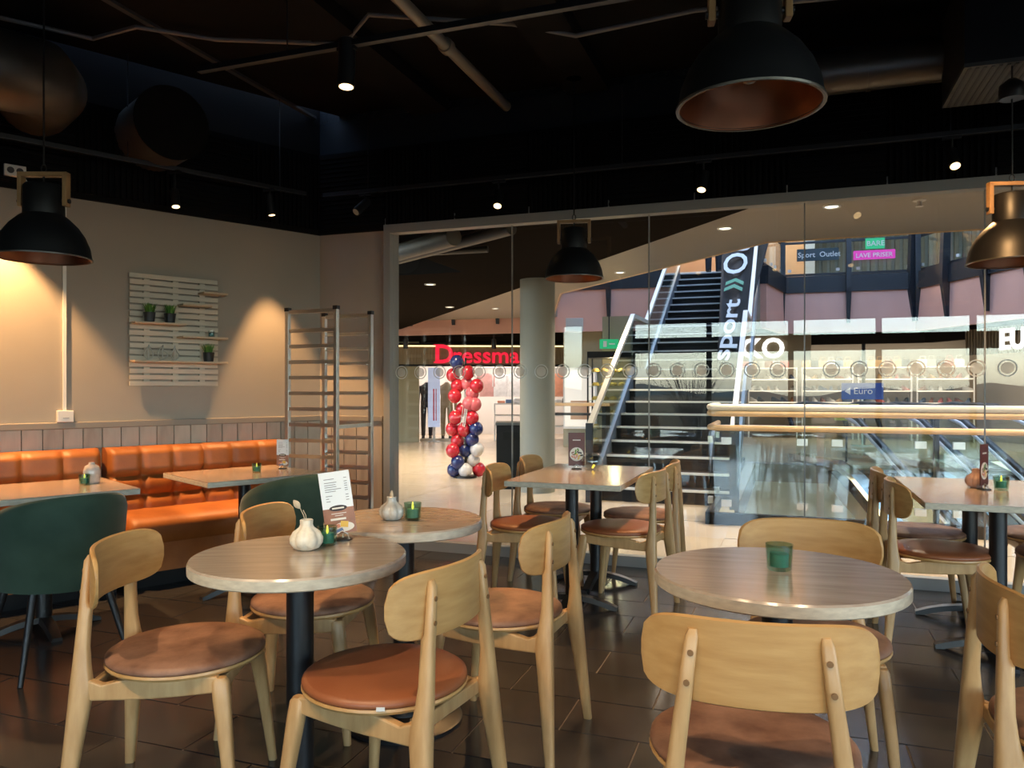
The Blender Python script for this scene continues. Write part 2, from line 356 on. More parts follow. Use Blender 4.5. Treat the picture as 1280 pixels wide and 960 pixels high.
# glass partition to the mall
win = empty('window_1', (0, GY, 0), 0, kind='structure')
b = MB(); b.ext(-3.02, -2.96, -.05, .10, 0, TOPZ+.09); b.build('jamb', FRAMEG, win, bevel=.004)
b = MB(); b.ext(-2.96, 5.5, -.05, .10, TOPZ+.03, TOPZ+.085); b.ext(-2.96, 5.5, -.06, .03, TOPZ-.035, TOPZ+.03); b.build('top_rail', FRAMEG, win)
b = MB(); b.ext(-2.96, 5.5, -.035, .035, 0, .075); b.build('bottom_rail', FRAMEG, win)
XS = [-2.96, -1.95, -.92, .11, 1.15, 2.18, 3.21, 4.24, 5.27]
def dotmesh():
    b = MB()
    for a, (r0, r1) in enumerate(((0.0, .036), (.046, .053))):
        b.mi = a; n = 24; y = -.0075
        vs = [(r0*math.cos(2*PI*j/n), y, r0*math.sin(2*PI*j/n)) for j in range(n)]+[(r1*math.cos(2*PI*j/n), y, r1*math.sin(2*PI*j/n)) for j in range(n)]
        if a: b._add(vs, [(j, (j+1) % n, n+(j+1) % n, n+j) for j in range(n)])
        else: b._add(vs[n:], [tuple(range(n))])
    return b.mesh('marker_dot', [MARK, MARKR])
dm = dotmesh()
for k in range(8):
    b = MB(); b.ext(XS[k]+.004, XS[k+1]-.004, -.006, .006, .05, TOPZ-.02); p = b.build('pane', PANE, win)
    x = math.ceil((XS[k]+2.88)/.166)*.166-2.88
    while x < XS[k+1]-.02 and x < 2.3:
        if x > XS[k]+.02: inst('marker_dot', dm, p, (x, 0, 1.393))
        x += .166
    if k:
        b = MB(); b.ext(XS[k]-.004, XS[k]+.004, -.007, .007, .05, TOPZ-.02); b.build('joint_seal', FRAMEG, win)

# ------------------------------------------------------------------ the setting: mall
mf = tag(MB().ext(-16, -.5, GY, 24, -.3, -.004).ext(-.5, 12, GY, 7.5, -.3, -.004).ext(-.5, 12, 13.6, 24, -.3, -.004).ext(6.0, 12, 7.5, 13.6, -.3, -.004).build('mall_floor', MGROUT), kind='structure')
mt = []
for i in range(3): b = MB(); b.ext(-.597, .597, -.597, .597, -.02, 0); mt.append(b.mesh('tile', MFLOOR[i]))
ft = MB(); nt = 0
for i in range(-12, 10):
    for j in range(0, 15):
        x = 1.2*i+.1; y = GY+.65+1.2*j
        if x+.6 > -.5 and x-.6 < 6 and y+.6 > 7.5 and y-.6 < 13.6:
            if y-.6 < 7.5 and False: pass
            continue
        if j < 8 and in_view(x, y, .15): inst('tile', mt[random.randrange(3)], mf, (x, y, 0)); nt += 1
        else: ft.ext(x-.597, x+.597, y-.597, y+.597, -.02, 0)
# edge tiles cut along the void
for i in range(6): ft.ext(-.5+1.1*i+.003, -.5+1.1*(i+1)-.003, 6.72, 7.5, -.02, 0)
ft.ext(-1.09, -.5, 7.5, 13.6, -.02, 0)
tag(ft.build('tile_field', MFLOOR[0], mf), kind='stuff')
DC = [(0.0, GY+.18), (-8.3, 15.6), (-16, 15.6), (-16, GY+.18)]
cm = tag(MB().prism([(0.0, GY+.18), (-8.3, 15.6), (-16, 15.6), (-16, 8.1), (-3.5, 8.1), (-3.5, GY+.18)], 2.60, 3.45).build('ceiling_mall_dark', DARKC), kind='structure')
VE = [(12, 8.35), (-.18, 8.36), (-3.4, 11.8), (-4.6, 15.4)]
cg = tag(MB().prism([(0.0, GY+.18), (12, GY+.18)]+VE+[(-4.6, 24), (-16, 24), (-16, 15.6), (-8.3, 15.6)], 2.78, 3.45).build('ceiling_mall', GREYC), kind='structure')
b = MB()
for p, q in zip(VE[:-1], VE[1:]): b.tube([(p[0], p[1]+.02, 2.80), (q[0], q[1]+.02, 2.80)], .03, 6)
b.build('edge_trim', RAILW, cg)
tag(MB().ext(-16, -3.5, GY+.18, 8.1, 3.30, 3.45).build('ceiling_mall_open', CEIL), kind='structure')
tag(MB().ext(-16.3, -16, GY, 24, -.2, 3.5).build('wall_mall_left', OLIVE), kind='structure')
tag(MB().ext(12, 12.3, GY, 24, -4, 3.5).build('wall_mall_right', OLIVE), kind='structure')
tag(MB().ext(-4, 12, 6.8, 24, -3.9, -3.8).build('floor_lower_level', mat('lower_floor', (.045, .042, .04), .4)), kind='structure')

# far gallery: slab fascia polyline with pink panels, slate band, fins, glass railing
GAL = [(-9.0, 15.6), (-4.9, 15.8), (-2.1, 15.95), (-.5, 15.95), (-.15, 17.9), (2.6, 18.0), (4.0, 15.0), (6.5, 9.5)]
gal = empty('upper_gallery', (0, 0, 0), 0, 'far upper gallery with pink fascia, slate band and glass railing', 'gallery')
UZ = 3.6
b = MB(); b.prism(GAL+[(12, 9.5), (12, 24), (-9, 24)], 2.62, 3.40); b.build('slab', GREYC, gal)
b = MB(); b.prism(GAL+[(12, 9.5), (12, 24), (-9, 24)], 3.40, UZ); b.build('upper_floor', GREYC, gal)
def seg(p, q): d = Vector((q[0]-p[0], q[1]-p[1], 0)); return d.length, math.atan2(d.y, d.x)
for k, (p, q) in enumerate(zip(GAL[:-1], GAL[1:])):
    L, a = seg(p, q)
    if k != 2 or True:
        e = lambda b, name, m, x0, x1, y0, y1, z0, z1: (b.ext(x0, x1, y0, y1, z0, z1), b.build(name, m, gal, loc=(p[0], p[1], 0), rz=a))[1]
        if k != 2: e(MB(), 'pink_panel', PINK, 0, L, -.12, 0, 2.46, 3.36)
        if k != 2: e(MB(), 'slate_band', NAVY, -.02, L+.02, -.16, .0, 3.33, 3.68)
        if k == 2: continue
        n = max(1, round(L/1.15)); wd = L/n
        for i in range(n):
            g = e(MB(), 'railing_pane', RGLASS, i*wd+.03, (i+1)*wd-.03, -.06, -.045, 3.72, 4.62)
            for zz in (3.82, 4.5):
                for xx in (i*wd+.2, (i+1)*wd-.2): e(MB(), 'clamp', WHITEP, xx-.035, xx+.035, -.075, -.035, zz-.03, zz+.03)
        e(MB(), 'railing_bar', NAVY, 0, L, -.075, -.03, 4.40, 4.45); e(MB(), 'railing_bar', NAVY, 0, L, -.075, -.03, 3.70, 3.75)
        e(MB(), 'handrail', RAILC, 0, L, -.09, -.02, 4.66, 4.71)
        for i in range(n+1):
            if k == 3: break
            x = min(max(i*wd, .06), L-.06)
            bb = MB(); bb.loft([[(x-.05, -.24, 4.5), (x+.05, -.24, 4.5), (x+.05, -.10, 4.5), (x-.05, -.10, 4.5)],
                                [(x-.05, -.28, 3.4), (x+.05, -.28, 3.4), (x+.05, -.12, 3.4), (x-.05, -.12, 3.4)],
                                [(x-.03, -.18, 2.66), (x+.03, -.18, 2.66), (x+.03, -.12, 2.66), (x-.03, -.12, 2.66)]])
            bb.build('fin', NAVY, gal, loc=(p[0], p[1], 0), rz=a)
# wooden slat walls and roof on the upper floor
uw = tag(empty('wall_upper', (0, 0, 0)), kind='structure')
b = MB(); b.ext(-9, -3.6, 18.6, 18.8, UZ, 6.4); b.ext(-9, 12, 23.8, 24, UZ, 6.4); b.ext(.6, 6.0, 20.6, 20.8, UZ, 6.4); b.build('backing', SHOPB, uw)
for i in range(30):
    b = MB(); b.ext(.65+i*.18, .65+i*.18+.10, 20.52, 20.6, UZ, 5.6); b.build('slat', WOODD, uw)
for i in range(18):
    b = MB(); b.ext(-6.6+i*.17, -6.6+i*.17+.09, 18.52, 18.6, UZ, 5.6); b.build('slat', WOODD, uw)
for i in range(26):
    t = i/25; b = MB(); b.box(5.4+1.9*t, 16.6-6.3*t, 4.6, .10, .10, 2.0, rz=-1.1); b.build('slat', WOODD, uw)
b = MB(); b.prism([(5.7, 17.0), (7.8, 10.0), (8.0, 10.0), (5.9, 17.0)], UZ, 6.4); b.build('backing', SHOPB, uw)
tag(MB().ext(-16, -4, GY, 24, 6.4, 6.6).ext(6, 12, GY, 24, 6.4, 6.6).ext(-4, 6, GY, 8.8, 6.4, 6.6).ext(-4, 6, 16.8, 24, 6.4, 6.6).build('roof_upper', SHOPW), kind='structure')
sk = tag(empty('window_20', (1.0, 12.8, 6.6)), kind='structure')
b = MB(); b.ext(-5, 5, -4, 4, -.006, .006); b.build('pane', PANE, sk)
for x in (-5, -2.5, 0, 2.5, 5): b = MB(); b.ext(x-.05, x+.05, -4, 4, -.1, .1); b.build('rafter', NAVY, sk)
b = MB(); b.ext(-16.2, 12.2, GY, GY+.2, 3.45, 6.6); b.ext(-16.2, -16, GY, 24, 3.45, 6.6); b.ext(12, 12.2, GY, 24, 3.45, 6.6); b.ext(-16, 12, 24, 24.2, -4, 6.6); tag(b.build('wall_mall_outer', SHOPW), kind='structure')

# ------------------------------------------------------------------ mall things
SX0, SX1 = -2.04, -.56
st = empty('staircase', ((SX0+SX1)/2, 8.5, 0), 0, 'dark straight staircase with pale nosings and glass sides rising to the gallery', 'staircase')
hw = (SX1-SX0)/2; rise = UZ/23
def sy(k): return .287*(k-1) if k <= 9 else 3.5+.30*(k-10)
sm = []
b = MB(); b.ext(-hw, hw, 0, .30, -.05, 0); b.ext(-hw, hw, .02, .06, -rise-.01, -.05); tread = b.mesh('step', STEPM)
b = MB(); b.ext(-hw, hw, -.012, .03, -.02, .004); nose = b.mesh('nosing', NOSE)
for k in range(1, 24):
    s_ = inst('step', tread, st, (0, sy(k), k*rise)); inst('nosing', nose, s_)
b = MB(); b.ext(-hw, hw, 2.3, 3.5, 9*rise-.2, 9*rise); b.build('landing', STEPM, st)
LZ = 9*rise
b = MB(); b.loft([[(-hw, .05, 0), (hw, .05, 0), (hw, .4, 0), (-hw, .4, 0)], [(-hw, 2.45, LZ-.22), (hw, 2.45, LZ-.22), (hw, 2.75, LZ-.22), (-hw, 2.75, LZ-.22)]])
b.loft([[(-hw, 3.5, LZ-.18), (hw, 3.5, LZ-.18), (hw, 3.9, LZ-.2), (-hw, 3.9, LZ-.2)], [(-hw, 7.25, UZ-.3), (hw, 7.25, UZ-.3), (hw, 7.4, UZ-.45), (-hw, 7.4, UZ-.45)]])
b.build('underside', BLACKP, st)
prof = [(-.15, .0), (2.40, LZ+.04), (3.5, LZ+.04), (7.35, UZ+.04)]
for sgn in (-1, 1):
    x = sgn*(hw+.03)
    b = MB()
    for (y0, z0), (y1, z1) in zip(prof[:-1], prof[1:]):
        b.loft([[(x-.025, y0, z0-.2), (x+.025, y0, z0-.2), (x+.025, y0, z0+.12), (x-.025, y0, z0+.12)], [(x-.025, y1, z1-.2), (x+.025, y1, z1-.2), (x+.025, y1, z1+.12), (x-.025, y1, z1+.12)]])
    b.build('stringer', STRING, st)
    for (y0, z0), (y1, z1) in zip(prof[:-1], prof[1:]):
        b = MB(); b.loft([[(x-.006, y0, z0+.1), (x+.006, y0, z0+.1), (x+.006, y0, z0+.82), (x-.006, y0, z0+.82)], [(x-.006, y1, z1+.1), (x+.006, y1, z1+.1), (x+.006, y1, z1+.82), (x-.006, y1, z1+.82)]])
        b.build('glass_side', RGLASS, st)
        b = MB(); b.loft([[(x-.03, y0, z0+.82), (x+.03, y0, z0+.82), (x+.03, y0, z0+.88), (x-.03, y0, z0+.88)], [(x-.03, y1, z1+.82), (x+.03, y1, z1+.82), (x+.03, y1, z1+.88), (x-.03, y1, z1+.88)]])
        b.build('handrail', RAILC, st)
    b = MB(); b.ext(x-.035, x+.035, -.2, -.13, 0, .88); b.build('newel_post', NAVY, st)
# fabric banner stretched over the right-hand side of the upper flight
bn = empty('fabric_banner', (-.9, 11.7, 1.5), 0, 'black fabric banner with white lettering stretched along the stair flight', 'banner')
def bpt(s, t):      # s 0..1 bottom->top, t 0..1 left->right
    x0 = -.08+(-.20)*s; x1 = .16+.46*s
    return Vector((x0+(x1-x0)*t, 3.9*s, .0+2.75*s+.03*math.sin(11*t+3*s)))
b = MB(); vs = []; ns, ntt = 24, 12
for i in range(ns+1):
    for j in range(ntt+1): vs.append(bpt(i/ns, j/ntt))
fs = [(i*(ntt+1)+j, i*(ntt+1)+j+1, (i+1)*(ntt+1)+j+1, (i+1)*(ntt+1)+j) for i in range(ns) for j in range(ntt)]
b._add(vs, fs); o = b.build('fabric', BANNER, bn, smooth=60); sdf = o.modifiers.new('solid', 'SOLIDIFY'); sdf.thickness = .006
bx = Vector((.22, 3.9, 2.75)).normalized(); by = Vector((-1, 0, 0)); by = (by-bx*by.dot(bx)).normalized(); bz = bx.cross(by)
def on_banner(body, size, s, m, sx=1.0, name='lettering'):
    t = text(body, size, bn, m, (0, 0, 0), (0, 0, 0), name, ext=.003, bold=.006, sx=1.0)
    p = bpt(s, .62)+bz*.05
    if bz.z < 0: p = bpt(s, .62)-bz*.05
    t.matrix_local = Matrix(((bx.x, by.x, bz.x, p.x), (bx.y, by.y, bz.y, p.y), (bx.z, by.z, bz.z, p.z), (0, 0, 0, 1))) @ Matrix.Diagonal((sx, 1, 1, 1))
on_banner('sport', .36, .04, BTXT, 2.4); on_banner('Out', .58, .62, BTXT, 1.9)
b = MB()
for o_ in (0, .22):
    b.loft([[(o_, -.0, 0), (o_+.12, .0, 0), (o_+.26, .15, 0), (o_+.14, .15, 0)], [(o_, 0, .004), (o_+.12, 0, .004), (o_+.26, .15, .004), (o_+.14, .15, .004)]])
    b.loft([[(o_, .30, 0), (o_+.12, .30, 0), (o_+.26, .15, 0), (o_+.14, .15, 0)], [(o_, .3, .004), (o_+.12, .3, .004), (o_+.26, .15, .004), (o_+.14, .15, .004)]])
ch = b.build('chevron', BGRN, bn); p = bpt(.49, .64)+(bz if bz.z > 0 else -bz)*.05
ch.matrix_local = Matrix(((bx.x, by.x, bz.x, p.x), (bx.y, by.y, bz.y, p.y), (bx.z, by.z, bz.z, p.z), (0, 0, 0, 1)))

# round column
b = MB(); b.lathe([(.215, 0), (.215, 2.6)], 40)
c = b.build('column', COLUMNP, smooth=40, loc=(-2.89, 9.0, 0)); tag(c, kind='structure')

# void railing
rl = empty('void_railing', (-.69, 7.4, 0), 0, 'glass railing with beech handrails around the escalator void', 'railing')
b = MB(); b.ext(-.03, 6.7, -.03, .03, 0, .11); b.ext(-.03, .03, -.03, 6.0, 0, .11); b.build('base_channel', BLACKP, rl)
rr = .12
def rail_path(z): return [(6.7, 0, z)]+[(rr-rr*math.sin(t), rr-rr*math.cos(t), z) for t in [PI/2*i/6 for i in range(7)]]+[(0, 1.05, z)]
b = MB(); b.tube(rail_path(1.09), .032, 10); b.build('top_handrail', RAILC, rl, smooth=60)
b = MB(); b.tube(rail_path(1.035), .03, 10); b.build('top_handrail_wood', RAILW, rl, smooth=60)
b = MB(); b.tube(rail_path(.90), .028, 10); b.build('lower_handrail', RAILW, rl, smooth=60)
pw = .95
def clamp(x, y, z, rz=0): b = MB(); b.ext(-.045, .045, -.022, .022, -.03, .03); o = b.build('clamp', STEEL, rl, loc=(x, y, z), rz=rz)
for i in range(7):
    b = MB(); b.ext(i*pw+.05, (i+1)*pw-.01, -.007, .007, .1, .86); b.build('pane', RGLASS, rl)
    for x in (i*pw+.16, (i+1)*pw-.13):
        for z in (.20, .78): clamp(x, 0, z)
for i in range(1):
    b = MB(); b.ext(-.007, .007, .05, 1.05, .1, .86); b.build('pane', RGLASS, rl)
    for y in (.18, .9):
        for z in (.20, .78): clamp(0, y, z, PI/2)
for x in (.25, 1.9, 3.6, 5.3): b = MB(); b.ext(x-.02, x+.02, .03, .09, 0, 1.04); b.build('post', NAVY, rl)

# escalators falling into the void
def escalator(x, y, rz, label):
    r = empty('escalator', (x, y, 0), rz, label, 'escalator', 'escalators in the void')   # local -y runs down
    for sx in (-.52, .52):
        b = MB(); b.tube([(sx, 1.6, .5), (sx, 1.75, .75), (sx, 1.6, .95), (sx, 1.2, 1.0), (sx, .2, .98), (sx, -.4, .8), (sx, -5.0, -1.9)], .045, 8); b.build('handrail', BLACKM, r, smooth=60)
        b = MB(); b.tube([(sx, 1.55, .88), (sx, 1.2, .93), (sx, .2, .91), (sx, -.4, .73), (sx, -5.0, -1.97)], .042, 8); b.build('handrail_guide', mat('bright_trim', (.78, .79, .8), .3, metal=.3), r, smooth=60)
        b = MB(); b.loft([[(sx-.007, 1.5, .1), (sx+.007, 1.5, .1), (sx+.007, 1.5, .9), (sx-.007, 1.5, .9)], [(sx-.007, .2, .1), (sx+.007, .2, .1), (sx+.007, .2, .9), (sx-.007, .2, .9)], [(sx-.007, -.4, -.08), (sx+.007, -.4, -.08), (sx+.007, -.4, .72), (sx-.007, -.4, .72)], [(sx-.007, -5, -2.78), (sx+.007, -5, -2.78), (sx+.007, -5, -1.98), (sx-.007, -5, -1.98)]])
        b.build('balustrade_glass', RGLASS, r)
        b = MB()
        for q in [((1.6, .06), (.2, .06)), ((.2, .06), (-.4, -.10)), ((-.4, -.10), (-5, -2.8))]:
            (y0, z0), (y1, z1) = q; b.loft([[(sx-.11, y0, z0-.04), (sx+.11, y0, z0-.04), (sx+.11, y0, z0+.05), (sx-.11, y0, z0+.05)], [(sx-.11, y1, z1-.04), (sx+.11, y1, z1-.04), (sx+.11, y1, z1+.05), (sx-.11, y1, z1+.05)]])
        b.build('deck', STEEL2, r)
    b = MB(); b.ext(-.5, .5, .2, 1.6, -.02, .015); b.build('landing_plate', STEEL, r)
    for i in range(13):
        b = MB(); y = .1-.38*i; z = -.05-.215*i; b.ext(-.48, .48, y-.38, y, z-.25, z); b.build('step', STEPM, r)
    b = MB(); b.loft([[(-.66, .2, -.3), (.66, .2, -.3), (.66, .2, -.05), (-.66, .2, -.05)], [(-.66, -.4, -.6), (.66, -.4, -.6), (.66, -.4, -.3), (-.66, -.4, -.3)], [(-.66, -5, -3.3), (.66, -5, -3.3), (.66, -5, -3.0), (-.66, -5, -3.0)]]); b.build('truss', NAVY, r)
escalator(1.3, 13.4, R(27), 'steel escalator with glass sides going down, nearer the staircase')
escalator(2.75, 13.6, R(27), 'steel escalator with glass sides going down, farther from the staircase')
b = MB(); b.ext(-.19, .19, -.01, .01, -.13, .13)
o = empty('notice_sign', (.95, 14.2, 0), R(10), 'small yellow and black notice on a post by the escalator head', 'sign')
b = MB(); b.ext(-.015, .015, -.015, .015, 0, .72); b.build('post', BLACKM, o)
b = MB(); b.ext(-.2, .2, -.02, 0, .72, 1.0); b.build('panel', mat('notice_yellow', (.55, .5, .05), .5), o)
b = MB(); b.ext(-.17, .17, -.024, -.02, .78, .97); b.build('face', BLACKP, o)
text('XLNT', .11, o, mat('notice_yellow', (.55, .5, .05)), (0, -.026, .83), (PI/2, 0, 0), align='CENTER')

# menswear shop at the far left
SHOP = (-9.2, 15.8, 0); SRZ = R(21.9)
sh = empty('wall_menswear_shop', SHOP, SRZ, kind='structure')      # local x along the front, y into the shop
b = MB(); b.ext(-4, 1.15, 0, .15, 0, 2.6); b.ext(4.75, 6.2, 0, .15, 0, 2.6); b.build('front_wall', OLIVE, sh)
b = MB(); b.ext(-4, 6.5, -.02, .15, 2.36, 2.8); b.build('bulkhead', DARKC, sh)
b = MB(); b.ext(1.15, 4.75, .05, .15, 1.78, 2.4); b.build('bulkhead_front', DARKC, sh)
b = MB(); b.ext(-1, 6, 3.2, 3.3, 0, 2.6); b.ext(-1, -.9, .15, 3.3, 0, 2.6); b.ext(5.9, 6, .15, 3.3, 0, 2.6); b.build('interior_wall', SHOPW, sh)
b = MB(); b.ext(-1, 6, .15, 3.3, 2.3, 2.4); b.build('shop_ceiling', SHOPW, sh)
sg = empty('shop_sign', SHOP, SRZ, 'red illuminated shop sign with slab lettering on ribbed bronze board', 'sign')
b = MB(); b.ext(.62, 4.75, -.12, -.06, 1.80, 2.30); b.build('board', RIBS, sg)
b = MB()
for i in range(62): b.ext(.66+i*.066, .66+i*.066+.03, -.145, -.12, 1.84, 2.26)
tag(b.build('rib', RIBS, sg), kind='stuff')
b = MB(); b.ext(.60, 4.77, -.16, -.05, 2.27, 2.31); b.ext(.60, 4.77, -.16, -.05, 1.78, 1.82); b.ext(.60, .64, -.16, -.05, 1.8, 2.3); b.ext(4.73, 4.77, -.16, -.05, 1.8, 2.3); b.build('frame', BLACKP, sg)
b = MB(); b.ext(.66, 4.7, -.155, -.14, 2.235, 2.262); b.build('light_strip', emission('warm_strip', (1, .72, .3), 1.3), sg)
tx = text('D', .60, sg, REDS, (1.52, -.17, 1.86), (PI/2, 0, 0), 'lettering', ext=.02, bold=.014)
tx = text('ressmann', .52, sg, REDS, (1.94, -.17, 1.86), (PI/2, 0, 0), 'lettering', ext=.02, bold=.007, sx=1.06)
b = MB()
for x, ww, z in ((1.53, .16, 1.87), (1.53, .16, 2.27), (1.96, .16, 1.87)): b.ext(x-.02, x-.02+ww, -.19, -.15, z-.012, z+.012)
b.build('serif', REDS, sg)
lamp('shop_light', 'AREA', (2.4, 1.5, 2.28), 70, (1, .88, .82), sh, rot=(0, 0, 0), size=4.5, size_y=2.4, shape='RECTANGLE')
for i, x in enumerate((.9, 2.9)):
    o = empty('track_spot', (0, 0, 0), 0, 'black track spotlight above the red shop sign, over its ' + ('first letter' if i == 0 else 'middle letters'), 'spotlight', 'spots over the red sign')
    o.matrix_world = Matrix.Translation(SHOP) @ Matrix.Rotation(SRZ, 4, 'Z') @ Matrix.Translation((x, -.6, 2.42))
    b = MB(); b.lathe([(.05, -.26), (.055, -.25), (.055, -.05), (.02, -.03), (.02, .2)], 14); b.build('body', BLACKM, o, smooth=40)
def mannequin(loc, rz, jm, tm, label, s=1.0, head=False):
    r = empty('mannequin', loc, rz, label, 'mannequin'); r.scale = (s, s, s)
    b = MB(); b.limb([(0, 0, .86, .17, .11), (0, 0, 1.0, .175, .115), (0, 0, 1.18, .165, .11), (0, 0, 1.36, .205, .12), (0, 0, 1.46, .20, .10), (0, 0, 1.52, .09, .07), (0, 0, 1.56, .06, .06)], 14, .8)
    for sx in (-1, 1): b.limb([(sx*.25, .0, .80, .035, .04), (sx*.25, 0, 1.1, .05, .055), (sx*.235, 0, 1.36, .06, .065), (sx*.20, 0, 1.47, .05, .06)], 10, .85)
    b.build('jacket', jm, r, smooth=60)
    b = MB()
    for sx in (-1, 1): b.limb([(sx*.10, 0, .07, .055, .07), (sx*.10, 0, .5, .07, .08), (sx*.09, 0, .88, .085, .10)], 10, .85)
    b.build('trousers', tm, r, smooth=60)
    b = MB()
    for sx in (-1, 1): b.limb([(sx*.10, -.05, .0, .045, .12), (sx*.10, -.04, .05, .042, .10), (sx*.10, -.01, .09, .04, .05)], 10, .8)
    b.build('shoes', BLACKP, r, smooth=60)
    b = MB()
    for sx in (-1, 1): b.limb([(sx*.25, -.01, .66, .02, .035), (sx*.25, 0, .74, .03, .04), (sx*.25, 0, .81, .026, .03)], 8)
    if head: b.limb([(0, 0, 1.55, .05, .05), (0, 0, 1.62, .06, .075), (0, 0, 1.72, .075, .09), (0, 0, 1.80, .05, .06)], 12, 1)
    else: b.limb([(0, 0, 1.54, .055, .055), (0, 0, 1.58, .05, .05)], 10)
    b.build('body', SHOPW, r, smooth=60)
    return r
def sw(x, y, z=0): v = Matrix.Rotation(SRZ, 4, 'Z') @ Vector((x, y, z)); return (v.x+SHOP[0], v.y+SHOP[1], v.z+SHOP[2])
NAVYC = mat('navy_suit', (.012, .014, .022), .8); BEIGEC = mat('beige_suit', (.33, .25, .15), .85)
mannequin(sw(1.30, .55, .06), SRZ, NAVYC, NAVYC, 'headless mannequin in a navy suit at the menswear shop entrance', .86)
mannequin(sw(1.78, .45, .06), SRZ, BEIGEC, BEIGEC, 'headless mannequin in a beige suit behind the balloon column', .86)
b = MB(); b.ext(1.15, 2.35, .3, .85, 0, .06); tag(b.build('display_plinth', SHOPB, loc=SHOP, rz=SRZ), 'low cream plinth under the suited mannequins', 'plinth')
o = empty('entrance_screen', (0, 0, 0), 0, 'tall pale advertising panel with red stripes between the two mannequins', 'panel'); o.matrix_world = Matrix.Translation(sw(1.50, .1)) @ Matrix.Rotation(SRZ, 4, 'Z')
b = MB(); b.ext(-.14, .14, -.04, .04, .35, 1.75); b.build('panel', mat('screen_lilac', (.45, .5, .68), .4, emit=(.45, .5, .7), estr=.25), o)
b = MB(); b.ext(-.02, .01, -.045, -.04, .5, 1.25); b.ext(.04, .06, -.045, -.04, .5, 1.25); b.build('stripe', mat('stripe_red', (.6, .05, .07), .5), o); b = MB(); b.ext(-.14, .14, -.1, .1, 0, .02); b.ext(-.03, .03, -.03, .03, 0, .36); b.build('stand', STEEL, o)
# clothes rails with garments
def garment(parent_loc, col, label, grp, wd=.19, h=.6, rz=SRZ):
    r = empty('hanging_shirt', parent_loc, rz, label, 'shirt', grp)
    m = mat('cloth_%s' % col, {'peach': (.62, .27, .17), 'white': (.7, .68, .68), 'grey': (.10, .11, .13), 'blue': (.10, .16, .3), 'pink': (.6, .32, .3)}[col], .85, var=.12, vscale=14)
    b = MB(); b.limb([(0, 0, 0, wd, .035), (0, 0, h*.5, wd*.95, .04), (0, 0, h*.88, wd*1.15, .04), (0, 0, h, wd*.35, .03)], 12, .8)
    for s in (-1, 1): b.limb([(s*wd*1.15, 0, h*.42, wd*.25, .03), (s*wd*1.05, 0, h*.9, wd*.3, .035)], 8)
    b.build('cloth', m, r, smooth=60)
    b = MB(); b.tube([(-wd*.7, 0, h*.97), (0, 0, h+.03), (0, 0, h+.11)], .006, 6); b.build('hanger', STEEL, r)
o = empty('clothes_rail', sw(0, 0), SRZ, 'chrome wall rail carrying shirts in the menswear shop', 'clothes rail')
b = MB(); b.tube([(2.5, 1.6, 1.78), (5.3, 1.6, 1.78)], .015, 8)
for x in (2.6, 3.9, 5.2): b.tube([(x, 1.6, 1.78), (x, 1.6, 2.32)], .012, 6)
b.build('bar', STEEL, o)
for i, (x, cc) in enumerate([(2.75, 'pink'), (3.1, 'white'), (3.45, 'white'), (3.9, 'peach'), (4.25, 'peach'), (4.6, 'peach'), (5.0, 'white')]):
    lab = '%s shirt hanging %s from the left on the menswear shop rail' % (cc, ('first', 'second', 'third', 'fourth', 'fifth', 'sixth', 'seventh')[i])
    garment(sw(x, 1.6, 1.05), cc, lab, 'shirts on the shop rail')
def shelf_unit(name, loc, rz, wd, dp, hs, label, m=SHOPW, cat='shelf', top=None, edge=False):
    r = empty(name, loc, rz, label, cat)
    for i, z in enumerate(hs): b = MB(); b.ext(-wd/2, wd/2, -dp/2, dp/2, z-.03, z); sb_ = b.build('shelf_board', m, r)
    for z in (hs[1:] if edge else ()): b = MB(); b.ext(-wd/2, wd/2, -dp/2-.012, -dp/2, z-.03, z-.005); b.build('glow_edge', emission('edge_glow', (1, .85, .6), .55), r)  # emissive strips along the boards make their front edges look lit
    H_ = top or hs[-1]
    for x in (-wd/2-.01, wd/2+.01): b = MB(); b.ext(x-.015, x+.015, -dp/2, dp/2, 0, H_); b.build('upright', m, r)
    return r
shelf_unit('display_table', sw(3.9, .7), SRZ, 1.9, .5, (.35, .62, .9), 'white tiered display table of folded clothes in the menswear shop', SHOPW, 'display table')
for i in range(9):
    b = MB(); b.ext(-.09, .09, -.13, .13, 0, .06+.03*(i % 3)); cc = ('peach', 'blue', 'white', 'grey', 'pink')[i % 5]
    o = b.build('folded_shirt', MATS.get('cloth_%s' % cc) or mat('cloth_x%s' % cc, {'blue': (.10, .16, .3), 'grey': (.1, .11, .13)}.get(cc, (.5, .3, .3)), .85), bevel=.015, loc=sw(3.1+.2*i, .7, .9), rz=SRZ)
    tag(o, '%s folded shirt pile, %s along the tiered display table' % (cc, ('first', 'second', 'third', 'fourth', 'fifth', 'sixth', 'seventh', 'eighth', 'ninth')[i]), 'folded clothes', 'folded shirts on the display table')

